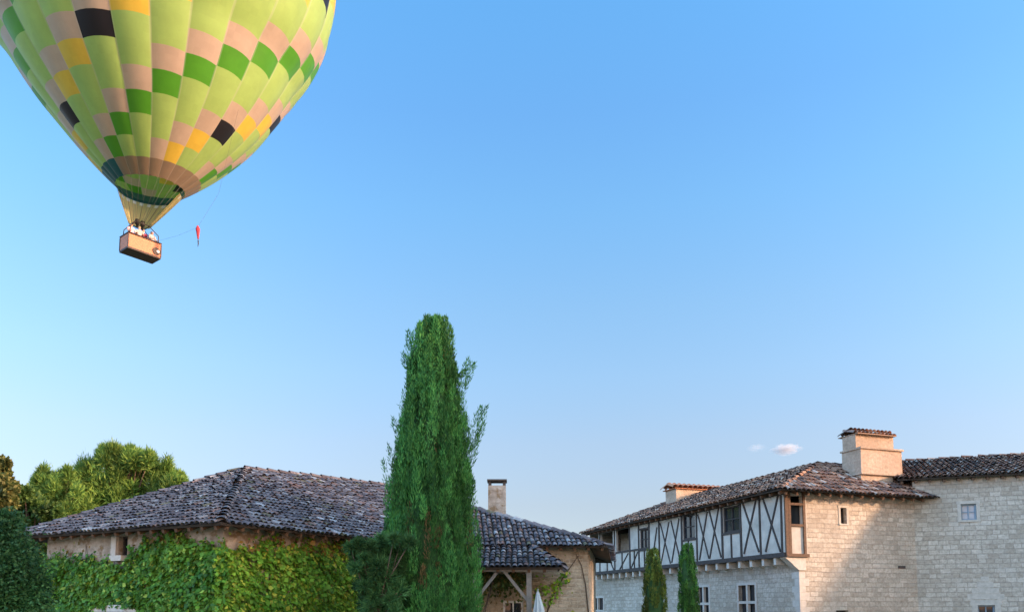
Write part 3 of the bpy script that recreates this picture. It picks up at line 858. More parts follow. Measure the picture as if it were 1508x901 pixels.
# porch frame
pf = MB()
py_ = pe + .18
pxs = [at(x, 834, py_).x for x in (612, 697, 779)]
for x in pxs: 
    p = MB(); p.bar((x, py_, 0), (x, py_, zp - .12), .15, (0, 1, 0), .15); p.build('post', M['grey_wood'], house)
pf.bar((pl_.x + .1, py_, zp - .06), (pr_.x - .15, py_, zp - .06), .16, (0, 0, 1), .14)
for i, x in enumerate(pxs):
    for sgn in (-1, 1):
        if i == len(pxs) - 1 and sgn == 1: continue
        pf.bar((x + sgn * .06, py_ + .005, zp - .95), (x + sgn * .72, py_ + .005, zp - .12), .09, (0, 1, 0), .08)
pf.build('porch_beam', M['grey_wood'], house)
# chimney on the rear of the roof
cx = at(732, 757, 27.7)
chh = MB(); hw = 13 * 27.7 / FPX
zc0, zc1 = cx.z - 1.0, at(732, 716, 27.7).z
for (P0, ud, n) in ((Vector((cx.x - hw, cx.y - hw * .8, 0)), Vector((1, 0, 0)), Vector((0, -1, 0))), (Vector((cx.x - hw, cx.y + hw * .8, 0)), Vector((1, 0, 0)), Vector((0, 1, 0)))):
    wall(chh, P0, ud, n, 0, 2 * hw, zc0, zc1, [], .1, 3)
for (P0, n) in ((Vector((cx.x - hw, cx.y - hw * .8, 0)), Vector((-1, 0, 0))), (Vector((cx.x + hw, cx.y - hw * .8, 0)), Vector((1, 0, 0)))):
    wall(chh, P0, Vector((0, 1, 0)), n, 0, 1.6 * hw, zc0, zc1, [], .1, 5)
chh.face([(cx.x - hw, cx.y - hw * .8, zc1), (cx.x + hw, cx.y - hw * .8, zc1), (cx.x + hw, cx.y + hw * .8, zc1), (cx.x - hw, cx.y + hw * .8, zc1)])
chim = chh.build('chimney', M['old_render'], house)
cc = MB(); zt_ = at(732, 709.5, 27.7).z
for sx in (-1, 1):
    for sy in (-1, 1): cc.box((cx.x + sx * hw * .82, cx.y + sy * hw * .6, (zc1 + zt_) / 2), (hw * .16, 0, 0), (0, hw * .16, 0), (0, 0, (zt_ - zc1) / 2))
cc.box((cx.x, cx.y, zt_ + .03), (hw * 1.12, 0, 0), (0, hw * .92, 0), (0, 0, .03))
cc.build('chimney_cap', M['soffit'], chim)
# lead flashing roof filler behind: small rear wing carrying the chimney
# ------------------------------------------------------------------ vegetation generators
def rand_dirs(n): return nrm(rng.normal(size=(n, 3)))

def creeper(name, label, P0, d, n, L, z0, ztop, count, cols, holes=(), size=(.055, .17), density=None, parent=None):
    """climbing leaves over a wall: ztop(u) gives the ragged upper edge"""
    P0, d, n = np.array(P0), np.array(d), np.array(n)
    N = count * 2
    u = rng.uniform(-.25, L, N); z = rng.uniform(z0, zw, N)
    lim = np.array([ztop(a) for a in u]) + .09 * np.sin(u * 9.1) * np.sin(u * 23.0 + 1) + .05 * np.sin(u * 41.0)
    keep = z < lim + rng.normal(0, .07, N) + (rng.uniform(size=N) < .05) * rng.exponential(.22, N)
    thin = .62 + .38 * np.sin(u * 4.3 + 2.0 * np.sin(z * 3.1)) * np.sin(z * 6.7 + 1.5 * np.sin(u * 2.2))
    keep &= rng.uniform(size=N) < .35 + thin
    if density is not None: keep &= rng.uniform(size=N) < np.array([density(a, b) for a, b in zip(u, z)])
    for (ua, ub, za, zb) in holes: keep &= ~((u > ua) & (u < ub) & (z > za) & (z < zb))
    u, z = u[keep][:count], z[keep][:count]; N = len(u)
    cell = lambda a, b, p: np.sin(u * a + 1.7 * np.sin(z * b + p)) * np.sin(z * a * 1.2 + 1.7 * np.sin(u * b + p))
    lump = .5 + .25 * cell(3.1, 2.1, 0) + .25 * cell(8.3, 5.2, 1.3) + .18 * cell(17.0, 9.0, 2.2)
    dep = np.clip(.02 + .30 * np.clip(lump, 0, 1) * rng.uniform(.45, 1, N), .015, .42)
    pos = P0 + u[:, None] * d + n * dep[:, None]; pos[:, 2] = z
    nn = nrm(n + rng.normal(0, .42, (N, 3)) + np.array([0, 0, .40]))
    dn = nrm(np.array([0, 0, -1.0]) + rng.normal(0, .6, (N, 3)))
    dn = nrm(dn - nn * (dn * nn).sum(1, keepdims=True))
    sd = np.cross(nn, dn)
    S_ = size[0] + (size[1] - size[0]) * rng.uniform(0, 1, N) ** 1.6
    Q = blades(pos, dn, sd, S_, S_ * rng.uniform(.7, 1.05, N))
    col = cols(u, z, N) * rng.uniform(.5, 1.45, (N, 1))
    o = quads_mesh(name, Q, np.clip(col, 0, 1), M['leaf'], parent)
    return o

# ragged upper edges of the creeper, from the photograph
def edge(P0, d, pts):
    us = [plan_u(P0, d, x) for x, _ in pts]
    zs = [z_of(y, P0 + d * u) for u, (_, y) in zip(us, pts)]
    o = np.argsort(us); us, zs = np.array(us)[o], np.array(zs)[o]
    return lambda u: float(np.interp(u, us, zs)) + .05 * math.sin(u * 5.3) + .05 * math.sin(u * 11.7 + 2)
topL = edge(Wc, dl, [(40, 800), (60, 812), (80, 822), (120, 824), (160, 824), (185, 832), (198, 812), (215, 800), (240, 790), (262, 784), (285, 797), (320, 806)])
topR = edge(Wc, dR, [(320, 805), (340, 812), (365, 806), (385, 792), (410, 800), (450, 802), (490, 800), (530, 802), (560, 805)])
def colL(u, z, N):
    t = .5 + .5 * np.sin(u * 1.7 + z * 2.9) * np.sin(u * .9 - z * 1.3 + 1)
    k = rng.uniform(size=N)
    a, b_, c = np.array([.055, .185, .020]), np.array([.170, .34, .036]), np.array([.32, .43, .06])
    x = np.clip(t * .6 + k * .5 - .1, 0, 1)[:, None]
    q_ = a * (1 - x) + b_ * x
    q_[k > .90] = c
    hi = (z > zw - .55) & (rng.uniform(size=N) < .25); q_[hi] = np.array([.20, .13, .03])
    return q_
def colR(u, z, N):
    t = .5 + .5 * np.sin(u * 1.9 + z * 2.1 + 2) * np.sin(u * 1.1 - z * 1.7)
    k = rng.uniform(size=N)
    a, b_, c = np.array([.085, .235, .020]), np.array([.24, .41, .038]), np.array([.38, .42, .05])
    x = np.clip(t * .6 + k * .55 - .1, 0, 1)[:, None]
    q_ = a * (1 - x) + b_ * x
    q_[k > .86] = c
    hi = (z > zw - .65) & (rng.uniform(size=N) < .3); q_[hi] = np.array([.24, .14, .03])
    return q_
def stems(P0, d, n, L, zt, count, parent):
    m = MB()
    for _ in range(count):
        u = random.uniform(.2, L - .2); pts = []; z = 0; top = min(zt(u) + random.uniform(-.1, .45), zw - .15)
        while z < top:
            pts.append(P0 + d * u + n * .025 + Vector((0, 0, z))); u += random.uniform(-.12, .12); z += .3
        if len(pts) > 2: m.tube(pts, [max(.005, .018 * (1 - i / len(pts))) for i in range(len(pts))], 5)
    m.build('stem', M['bark'], parent)
ivyL = empty('creeper', (Wc.x + dl.x * 4, Wc.y + dl.y * 4, 0), 'deep green creeper covering the long left wall below the bare render strip', 'creeper', 'creepers on the low house')
creeper('foliage', None, Wc, dl, nl, lw, .9, topL, 19000, colL, [(sw[0] - .15, sw[1] + .25, sw[2] - .2, sw[3]), (lo[0], lo[1], 0, lo[3] + .12)], parent=ivyL)
stems(Wc, dl, nl, lw, topL, 16, ivyL)
ivyR = empty('creeper', (Wc.x + dR.x * 3, Wc.y + dR.y * 3, 0), 'bright yellow-green creeper covering the wall between the roof corner and the tall cypress', 'creeper', 'creepers on the low house')
creeper('foliage', None, Wc, dR, nr, rw, .9, topR, 17000, colR, parent=ivyR)
stems(Wc, dR, nr, rw, topR, 12, ivyR)
# vine on the end wall beyond the porch
topV = edge(Wv, dB, [(700, 850), (780, 872), (800, 858), (818, 845), (832, 838), (838, 850), (842, 900), (866, 930)])
botV = edge(Wv, dB, [(700, 905), (785, 900), (800, 893), (815, 885), (830, 860), (838, 852), (842, 899), (866, 925)])
vine = empty('vine', (Wb.x - 1, Wb.y, 0), 'small leafy vine slanting up the ochre stone wall right of the porch', 'vine')
creeper('foliage', None, Wv, dB, nB, bw, .2, topV, 2200, colR, density=lambda u, z: 1.0 if (z > botV(u) or z < 1.2) and u > plan_u(Wv, dB, 786) else 0.0, parent=vine)
m_ = MB(); pts = [Wv + dB * plan_u(Wv, dB, x) + nB * .03 + Vector((0, 0, z_of(y, Wb))) for x, y in ((806, 960), (804, 905), (815, 875), (829, 850), (846, 826), (852, 818))]
m_.tube(pts, [.035, .03, .025, .02, .014, .008], 6)
pts = [Wv + dB * plan_u(Wv, dB, x) + nB * .03 + Vector((0, 0, z_of(y, Wb))) for x, y in ((866, 905), (862, 860), (856, 832), (848, 815))]
m_.tube(pts, [.02, .018, .012, .008], 6)
m_.build('stem', M['bark'], vine)
# vine hanging under the porch roof
pv = empty('vine', (pxs[2] - .5, pe + .9, 0), 'tangled vine hanging in the shadow under the porch roof', 'vine')
N = 2600
pos = np.stack([rng.uniform(pl_.x + .3, pxs[2] + .02, N), pe + .5 + rng.uniform(0, 1.3, N), zp - .05 - rng.exponential(.22, N)], 1)
pos[:, 2] -= .12 * np.abs(np.sin(pos[:, 0] * 4.0)); pos[:, 2] = np.maximum(pos[:, 2], 1.2)
dd = nrm(np.array([0, 0, -1.]) + rng.normal(0, .5, (N, 3))); sd = nrm(np.cross(dd, rand_dirs(N)))
cc_ = np.where(rng.uniform(size=(N, 1)) < .35, np.array([.20, .17, .05]), np.array([.07, .12, .03])) * rng.uniform(.6, 1.2, (N, 1))
quads_mesh('foliage', blades(pos, dd, sd, rng.uniform(.08, .15, N), rng.uniform(.07, .12, N)), cc_, M['leaf'], pv)
m_ = MB(); m_.tube([(pxs[1] + .15, pe + .6, 0), (pxs[1] + .25, pe + .7, 1.3), (pxs[1] + .6, pe + .8, zp - .3), (pxs[2] - .1, pe + .7, zp - .15)], [.04, .035, .025, .015], 6)
m_.build('stem', M['bark'], pv)

def plume_tree(name, label, cat, loc, prof, nplume, nblade, L, wd, cols, group=None, strays=(), spread=.32, core=.72, brown=0.0):
    """columnar conifer: upright plumes of small sprays; prof = [(z, radius)] from the ground up"""
    t = empty(name, loc, label, cat, group)
    pz, pr = np.array([p[0] for p in prof]), np.array([p[1] for p in prof])
    H = pz[-1]
    B, C = [], []
    base = np.array(loc)
    def plume(ax0, ax1, rad, n, bright):
        s = rng.uniform(0, 1, n)
        ax = ax0 + (ax1 - ax0) * s[:, None]
        ang = rng.uniform(0, 2 * PI, n); rr = rad * (np.sin(np.pi * np.clip(s * .85 + .15, 0, 1)) ** .6) * rng.uniform(.3, 1, n)
        out = np.stack([np.cos(ang), np.sin(ang), np.zeros(n)], 1)
        p = ax + out * rr[:, None]
        d = nrm(nrm(ax1 - ax0)[None, :] * 1.0 + out * spread + rng.normal(0, .22, (n, 3)))
        sd_ = nrm(np.cross(d, rand_dirs(n)))
        B.append(blades(p, d, sd_, rng.uniform(.6, 1.3, n) * L, rng.uniform(.7, 1.3, n) * wd))
        k = rng.uniform(size=(n, 1))
        cl = (cols[0] * (1 - k) + cols[1] * k) * bright
        if rng.uniform() < brown: cl = np.array([.16, .11, .045]) * rng.uniform(.6, 1.2, (n, 1))
        C.append(cl)
    for i in range(nplume):
        while True:
            z = H * rng.uniform(0.0, 1.0); r = np.interp(z, pz, pr)
            if rng.uniform() * pr.max() < r + .12 * pr.max(): break
        a = rng.uniform(0, 2 * PI)
        rel = math.sqrt(rng.uniform(.25, 1.0))
        ln = rng.uniform(.4, 1.3) * min(1.0, H * .13)
        z1 = min(z + ln, H - rng.uniform(0, .10))
        r1 = np.interp(min(z1, H), pz, pr)
        dirv = np.array([math.cos(a), math.sin(a), 0])
        ax0 = base + dirv * r * rel * .93 + np.array([0, 0, z]); ax1 = base + dirv * max(r1 * rel, r * rel * .8) + np.array([0, 0, z1])
        plume(ax0, ax1, .10 * min(1.3, H * .16) * (0.55 + .45 * r / pr.max()) * rng.uniform(.7, 1.2), nblade, rng.uniform(.38, 1.5))  # wide brightness spread paints shadow pockets into the plume colours
    for (p0, p1, rad, n) in strays: plume(np.array(p0), np.array(p1), rad, int(n * 2.6), rng.uniform(.8, 1.2))
    B = np.concatenate(B); C = np.clip(np.concatenate(C), 0, 1)
    quads_mesh('crown', B, C, M['needle'], t)
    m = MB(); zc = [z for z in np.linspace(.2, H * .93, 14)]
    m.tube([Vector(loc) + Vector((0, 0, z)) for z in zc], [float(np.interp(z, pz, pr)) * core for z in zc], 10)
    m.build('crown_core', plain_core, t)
    m = MB(); m.tube([Vector(loc) + Vector((0, 0, z)) for z in (-.05, .3, 1.2)], [pr[0] * .22 + .04, pr[0] * .16 + .03, .05], 8); m.build('trunk', M['bark'], t)
    return t
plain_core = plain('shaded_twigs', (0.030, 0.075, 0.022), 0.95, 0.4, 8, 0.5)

# the tall cypress
CY = 20.0; kx = CY / FPX
cyx = at(635, 800, CY).x
prof = [(0.05, 1.0), (.6, 1.28)]
for y, hw_ in ((901, 85), (850, 84), (800, 79), (700, 67), (650, 60), (600, 51), (550, 42), (515, 32), (500, 24), (489, 13), (481, 7), (470, 2)):
    prof.append((at(635, y, CY).z, hw_ * kx * .93))
def cyp(x, y): return np.array(at(x, y, CY))
strays = [(cyp(676, 590), cyp(690, 528), .16, 130), (cyp(682, 575), cyp(698, 535), .10, 70), (cyp(672, 560), cyp(684, 545), .12, 60),
          (cyp(690, 668), cyp(708, 600), .17, 150), (cyp(692, 690), cyp(703, 640), .12, 90), (cyp(702, 640), cyp(717, 598), .09, 60), (cyp(700, 662), cyp(713, 622), .08, 60),
          (cyp(602, 540), cyp(601, 488), .10, 90), (cyp(598, 545), cyp(594, 520), .07, 40), (cyp(660, 525), cyp(664, 484), .11, 90), (cyp(625, 496), cyp(628, 466), .09, 90), (cyp(640, 495), cyp(645, 477), .07, 50), (cyp(615, 498), cyp(616, 480), .07, 50), (cyp(652, 510), cyp(655, 488), .08, 50),
          (cyp(573, 725), cyp(565, 678), .09, 60), (cyp(578, 690), cyp(572, 655), .07, 40), (cyp(584, 640), cyp(579, 615), .07, 40)]
plume_tree('cypress_tree', 'tall dense green cypress towering over the low house roof', 'cypress', (cyx, CY, 0), prof, 1050, 190, .105, .019,
           (np.array([.024, .120, .028]), np.array([.090, .260, .055])), None, strays, .30, .60, .025)
# the two slim cypresses before the manor
for (px, hw_, top, lab, c0, c1) in ((964, 19, 808, 'slim cypress in warmer olive green, left of the pair before the manor', (.055, .105, .018), (.17, .20, .035)),
                                    (1014, 16, 801, 'slim evenly green cypress, right of the pair before the manor', (.032, .105, .022), (.085, .21, .036))):
    Y = 25.0; k = Y / FPX; P0 = at(px, 895, Y)
    H = at(px, top, Y).z
    pr = [(0.05, hw_ * k * .8), (.8, hw_ * k), (H * .55, hw_ * k * .95), (H * .8, hw_ * k * .78), (H * .93, hw_ * k * .45), (H, .03)]
    plume_tree('cypress_tree', lab, 'cypress', (P0.x, Y, 0), pr, 200, 90, .09, .020, (np.array(c0), np.array(c1)), 'slim cypresses before the manor', (), .25)

def leafy_tree(name, label, cat, loc, clumps, n_per, L, wd, cols, mode='leaf', trunk_r=.22, group=None, mat='leaf', limbs=True, SOFT=.15):
    """clumps: list of (centre, (rx, ry, rz)); leaves fill each clump's outer shell"""
    t = empty(name, loc, label, cat, group)
    B, C = [], []
    for (c, r) in clumps:
        c, r = np.array(c), np.array(r)
        n = int(n_per * rng.uniform(.8, 1.2))
        dirs = rand_dirs(n); rad = rng.uniform(.12, 1.0, n) ** .5
        rad = rad * (1 + .22 * np.sin(dirs[:, 0] * 5 + c[0]) * np.sin(dirs[:, 2] * 6 + c[2]) + .12 * np.sin(dirs[:, 1] * 11 + dirs[:, 2] * 9))
        sub = rng.normal(0, SOFT, (n, 3))
        p = c + dirs * rad[:, None] * r + sub * r
        if mode == 'needle': d = nrm(dirs * .7 + np.array([0, 0, .75]) + rng.normal(0, .45, (n, 3)))
        elif mode == 'feather': d = nrm(dirs + np.array([0, 0, .25]) + rng.normal(0, .25, (n, 3)))
        else: d = nrm(dirs * .6 + rng.normal(0, .6, (n, 3)) + np.array([0, 0, -.2]))
        sd = nrm(np.cross(d, rand_dirs(n)))
        B.append(blades(p, d, sd, rng.uniform(.6, 1.3, n) * L, rng.uniform(.7, 1.3, n) * wd))
        k = rng.uniform(size=(n, 1)); br = rng.uniform(.6, 1.4)
        C.append((cols[0] * (1 - k) + cols[1] * k) * br)
    quads_mesh('crown', np.concatenate(B), np.clip(np.concatenate(C), 0, 1), M[mat], t)
    m = MB(); lo_ = Vector(loc)
    cen = sum((Vector(c) for c, _ in clumps), Vector()) / len(clumps)
    zt = min(c[2] for c, _ in clumps)
    m.tube([lo_ + Vector((0, 0, -.1)), lo_.lerp(Vector((cen.x, cen.y, zt)), .5) + Vector((.05, 0, 0)), Vector((cen.x, cen.y, zt)), Vector(cen)], [trunk_r, trunk_r * .8, trunk_r * .65, trunk_r * .35], 8)
    if limbs:
        for c, _ in clumps:
            q0 = Vector((cen.x, cen.y, zt)).lerp(Vector(cen), random.random()); c = Vector(c)
            m.tube([q0, q0.lerp(c, .5) + Vector((0, 0, -.1)), c], [trunk_r * .35, trunk_r * .22, trunk_r * .08], 5)
    m.build('trunk', M['bark'], t)
    return t
def clump_px(lst, Y, sc=1.0, dy=1.0, tufts=0):
    out = []
    if tufts:
        more = []
        for (x, y, rx, ry) in lst:
            for _ in range(tufts):
                a = random.uniform(-.25, PI + .25); q = random.uniform(.7, 1.2)
                more.append((x + rx * q * math.cos(a), y - ry * q * math.sin(a), rx * random.uniform(.16, .34), ry * random.uniform(.35, .75)))
        lst = [(x, y, rx * .74, ry * .74) for x, y, rx, ry in lst] + more
    for (x, y, rx, ry) in lst:
        if tufts > 7: x, y = x - 5, y + 13
        k = Y / FPX; yy = Y + random.uniform(-1, 1) * dy
        out.append((tuple(at(x, y, yy)), (rx * k * sc, rx * k * sc, ry * k * sc)))
    return out
pine = (np.array([.045, .125, .024]), np.array([.155, .255, .048]))
Yp = 58.0
leafy_tree('pine_tree', 'broad bright green pine rising highest behind the low house roof', 'pine', (at(195, 895, Yp).x, Yp, 0),
           clump_px([(190, 790, 60, 26), (160, 830, 50, 30), (225, 825, 50, 30), (125, 716, 18, 18), (118, 738, 26, 18), (150, 748, 40, 16), (215, 745, 34, 16), (180, 672, 26, 18), (150, 690, 24, 20), (205, 680, 24, 18), (232, 690, 22, 17), (255, 706, 16, 17), (170, 712, 34, 22), (220, 718, 32, 20), (196, 738, 40, 20), (138, 722, 22, 20), (246, 732, 22, 18), (130, 702, 14, 16), (190, 660, 12, 8), (160, 664, 9, 10), (223, 672, 9, 9), (265, 702, 8, 10)], Yp, .95, 2.6, 9), 620, .50, .055, pine, 'needle', .3, None, 'needle', True, .34)
Yp = 54.0
leafy_tree('pine_tree', 'smaller pale green pine between the brown-leaved tree and the broad pine', 'pine', (at(85, 895, Yp).x, Yp, 0),
           clump_px([(85, 785, 36, 26), (90, 825, 34, 28), (72, 705, 14, 16), (64, 722, 14, 16), (92, 718, 16, 18), (110, 728, 18, 20), (80, 742, 26, 18), (115, 748, 24, 14), (101, 700, 9, 14), (68, 697, 8, 9)], Yp, .97, 2.0, 9), 480, .46, .052, (pine[0] * .9, pine[1] * .95), 'needle', .25, None, 'needle', True, .34)
leafy_tree('oak_tree', 'dark green oak low behind the left end of the house roof', 'oak', (at(30, 895, 44).x, 44.0, 0),
           clump_px([(30, 740, 22, 16), (10, 752, 24, 20), (46, 758, 20, 14), (24, 766, 30, 16), (58, 764, 14, 10), (52, 742, 16, 14), (70, 755, 16, 12), (40, 800, 26, 22), (66, 810, 22, 20), (76, 838, 22, 24), (58, 866, 26, 26)], 44, 1, 1, 4), 800, .26, .18, (np.array([.028, .075, .018]), np.array([.085, .15, .03])), 'leaf', .25)
leafy_tree('deciduous_tree', 'thin tree with browning leaves at the left edge of the photo', 'tree', (at(-14, 895, 40).x, 40.0, 0),
           clump_px([(-6, 690, 12, 12), (2, 706, 14, 12), (-14, 716, 22, 20), (14, 720, 9, 10), (-4, 738, 20, 16), (5, 682, 6, 8)], 40, 1, .8, 5), 260, .22, .16, (np.array([.06, .10, .025]), np.array([.17, .165, .05])), 'leaf', .2)
# dark round bush in the left foreground
leafy_tree('round_bush', 'dark green round bush in the bottom left corner', 'bush', (at(-20, 895, 12).x, 12.0, 0),
           clump_px([(-12, 800, 46, 46), (15, 850, 46, 50), (-30, 860, 60, 60), (30, 880, 34, 40), (0, 772, 22, 18), (20, 900, 44, 60), (-20, 930, 60, 70)], 12, 1, .3), 9000, .065, .035, (np.array([.018, .070, .022]), np.array([.055, .150, .045])), 'leaf', .1)
# feathery juniper at the cypress's foot
leafy_tree('juniper_bush', 'feathery dark juniper leaning out at the left foot of the tall cypress', 'juniper', (at(548, 895, 18.8).x, 18.8, 0),
           clump_px([(545, 815, 16, 8), (530, 806, 12, 5), (560, 802, 16, 9), (528, 822, 9, 5), (542, 834, 11, 7), (560, 830, 18, 13), (542, 848, 10, 6), (554, 856, 16, 12), (548, 872, 12, 8), (560, 884, 20, 16), (575, 812, 14, 10), (590, 798, 12, 8), (546, 892, 14, 10), (560, 915, 24, 22), (580, 838, 16, 24), (586, 872, 16, 26), (568, 850, 18, 20), (524, 836, 7, 3), (537, 862, 8, 4)], 18.8, 1.0, .4, 3), 480, .17, .018, (np.array([.022, .080, .026]), np.array([.075, .175, .052])), 'feather', .1, None, 'needle')
# woodland: unseen leaf belt added off to the right to shade the low house
N = 20000
c0 = np.stack([rng.uniform(31, 36.5, 90), rng.uniform(-12, 21.0, 90), rng.uniform(1.5, 15.5, 90)], 1)
idx = rng.integers(0, 90, N)
p = c0[idx] + rng.normal(0, 1.0, (N, 3)); p[:, 2] = np.clip(p[:, 2], .1, 18); p[:, 1] = np.minimum(p[:, 1], 21.9)
d = rand_dirs(N); sd = nrm(np.cross(d, rand_dirs(N)))
wb = quads_mesh('shade_woodland', blades(p, d, sd, rng.uniform(.9, 1.6, N), rng.uniform(.7, 1.2, N)), np.array([.05, .09, .025]) * rng.uniform(.5, 1.3, (N, 1)), M['leaf'])
tag(wb, 'unseen belt of trees added right of the manor to shade the low house', 'shade_woodland', kind='stuff')

# closed garden parasol beside the porch post
pa = empty('parasol', (at(792, 895, 22.2).x, 22.2, 0), 'closed pale grey-blue garden parasol beside the porch post', 'parasol')
zt_ = at(792, 869, 22.2).z
m_ = MB(); X0, Y0 = pa.location.x, pa.location.y
b = len(m_.v); rings = [(zt_, .02), (zt_ - .12, .06), (zt_ - .5, .16), (zt_ - 1.1, .26), (zt_ - 1.25, .27)]
for z, r in rings:
    for k in range(16):
        a = 2 * PI * k / 16; rr = r * (1 if k % 2 else .72); m_.v.append((X0 + rr * math.cos(a) + .10 * (zt_ - z) * .5, Y0 + rr * math.sin(a), z))
for i in range(len(rings) - 1):
    for k in range(16):
        k2 = (k + 1) % 16; m_.f.append((b + i * 16 + k, b + i * 16 + k2, b + (i + 1) * 16 + k2, b + (i + 1) * 16 + k)); m_.uv.append(None); m_.c.append((1, 1, 1)); m_.sm.append(False)
m_.build('canopy', plain('parasol_cloth', (0.42, 0.48, 0.50), .9, .1, 5, .1), pa)
m_ = MB(); m_.tube([(X0, Y0, 0), (X0, Y0, zt_ + .05)], .025, 8); m_.build('pole', M['grey_wood'], pa)
m_ = MB(); m_.tube([(X0, Y0, 0), (X0, Y0, .08)], [.28, .25], 16); m_.build('base', M['iron'], pa)

# ------------------------------------------------------------------ hot-air balloon
BQ = dict(X=-22.4531, Y=47.0, z=27.9672, R=11.1031, hc=14.8202, rm=1.7669, b=.5515, rx=.0826, ry=-.0108, th=-1.9726, s0=1.1505, h=1.2419)
def balloon_profile():
    Rr, hc, rm = BQ['R'], BQ['hc'], BQ['rm']
    d = math.hypot(rm, hc); an = math.atan2(hc, -rm); al = math.asin(Rr / d); L = math.sqrt(d * d - Rr * Rr); a = an - al
    T = np.array([rm + L * math.cos(a), L * math.sin(a)]); n = np.array([math.sin(a), -math.cos(a)])
    s = np.linspace(0, 1, 30)
    line = np.array([rm, 0]) + s[:, None] * (T - np.array([rm, 0])) + (BQ['b'] * 4 * s * (1 - s))[:, None] * n
    t = np.linspace(math.atan2(T[1] - hc, T[0]), PI / 2, 60)
    circ = np.stack([Rr * np.cos(t), hc + Rr * np.sin(t)], -1)
    return np.vstack([line, circ[1:]])
prf = balloon_profile()
arc = np.concatenate([[0], np.cumsum(np.hypot(*np.diff(prf, axis=0).T))])
MR = Matrix.Rotation(BQ['rx'], 3, 'X') @ Matrix.Rotation(BQ['ry'], 3, 'Y')
BO = Vector((BQ['X'], BQ['Y'], BQ['z']))
def bpt(th, s, f=1.0):
    low = max(0.0, 1 - s / 6.0) ** 1.5
    r = (float(np.interp(s, arc, prf[:, 0])) + .24 * low) * f; z = float(np.interp(s, arc, prf[:, 1]))
    return BO + MR @ Vector((r * math.cos(th) - .42 * low, r * math.sin(th), z))
LG, GR, TN, YL, BK = (.285, .455, .135), (.065, .27, .02), (.41, .335, .28), (.57, .42, .06), (.012, .012, .018)
def panel(k, row):
    if row == 0: return (.23, .175, .13) if 0 <= k <= 10 else (.010, .085, .105)
    kk = k if k < 16 else k - 24
    c = (row - kk) % 8
    if row > 17: return LG
    if c == 2 or c == 6: return TN
    if c == 1: return GR
    if c == 5: 
        cc_ = row - kk
        return BK if (kk % 3 == (1 if cc_ % 16 == 5 else 0)) else YL
    return LG
balloon = empty('hot_air_balloon', BO + Vector((-.6, 0, -5)), 'light green hot air balloon with checkered panels flying above the low house', 'hot air balloon')
rows = [0.0]; s = BQ['s0']
while s < arc[-1] - .3: rows.append(s); s += BQ['h']
rows.append(arc[-1] - .02)
GU = [0, .035, .2, .4, .6, .8, .965, 1.0]
vv, ff, cc_ = [], [], []
vid = {}
def bv(k, ui, ri, sub):
    key = (k * 7 + ui) % (24 * 7), ri * 3 + sub
    if key not in vid:
        kk = key[0] // 7; u = GU[key[0] % 7]; r_ = key[1] // 3; f = (key[1] % 3) / 3
        s = rows[r_] + (rows[r_ + 1] - rows[r_]) * f if r_ < len(rows) - 1 else rows[-1]
        th = BQ['th'] + R(15) * (kk + u)
        vid[key] = len(vv)
        rr_ = 4 * u * (1 - u)
        vv.append(tuple(bpt(th, s, 1 - .013 + .022 * rr_ + .002 * math.sin(kk * 5 + s * 1.3))))
    return vid[key]
for k in range(24):
    for ri in range(len(rows) - 1):
        col = panel(k, ri)
        for sub in range(3):
            for ui in range(7):
                tape = ui in (0, 6)
                k2, u2 = (k, ui + 1) if ui < 6 else (k + 1, 0)
                nr_, ns_ = (ri, sub + 1) if sub < 2 else (ri + 1, 0)
                ff.append((bv(k, ui, ri, sub), bv(k2, u2, ri, sub), bv(k2, u2, nr_, ns_), bv(k, ui, nr_, ns_)))
                j = random.uniform(.97, 1.03)
                cc_.append(tuple(c * j * (1.0 if not tape else .8) + (.10 if tape and col != BK else 0) for c in col))
me = bpy.data.meshes.new('envelope')
me.from_pydata([tuple(Vector(v) - balloon.location) for v in vv], [], ff)
a = me.attributes.new('tint', 'FLOAT_COLOR', 'FACE'); a.data.foreach_set('color', np.array([(*c, 1) for c in cc_], dtype=np.float32).ravel())
me.polygons.foreach_set('use_smooth', [True] * len(ff))
link_mesh('envelope', me, M['fabric'], balloon)
# mouth hem, scoop, cables, burner, basket
cables = MB()
ZBK = at(207, 350, 47.8).z
bc = Vector((at(207, 366, 48.0).x, 48.0, 0))            # basket centre in plan
bd = Vector((.63, .78, 0)).normalized(); be = Vector((.78, -.63, 0)).normalized()
zb0 = at(207, 377, 48.0).z; zb1 = zb0 + 1.02
fz_ = zb1 + 1.02                                        # burner frame height
fc = Vector((bc.x - .12, bc.y, fz_))
fr = .62
sc_ = MB(); n = 26; tA, tB_ = R(4), R(190)
ring0 = [bpt(tA + (tB_ - tA) * i / n, 0.0, .99) for i in range(n + 1)]
ring1 = [fc + Vector((math.cos(tA + (tB_ - tA) * i / n), math.sin(tA + (tB_ - tA) * i / n), 0)) * (fr + .08) + Vector((0, 0, .12)) for i in range(n + 1)]
levels = 10
grid = []
for j in range(levels + 1):
    t = j / levels
    grid.append([ring0[i].lerp(ring1[i], t) + (Vector((0, 0, 0)) if j in (0, levels) else (Vector((math.cos(tA + (tB_ - tA) * i / n), math.sin(tA + (tB_ - tA) * i / n), 0)) * (.10 * math.sin(t * PI)) * (-.25 if i % 4 == 0 else .25))) for i in range(n + 1)])
for j in range(levels):
    for i in range(n):
        col = (.012, .07, .06) if j < 1 else (.44, .40, .17)
        if j == 1 and i % 2: col = (.62, .62, .52)
        sc_.face([grid[j][i], grid[j][i + 1], grid[j + 1][i + 1], grid[j + 1][i]], None, col, True)
sc_.build('scoop', M['scoop'], balloon, True)
for k in range(24): cables.tube([bpt(BQ['th'] + R(15) * k, 0.0), fc + Vector((math.cos(BQ['th'] + R(15) * k), math.sin(BQ['th'] + R(15) * k), 0)) * fr], .008, 4)
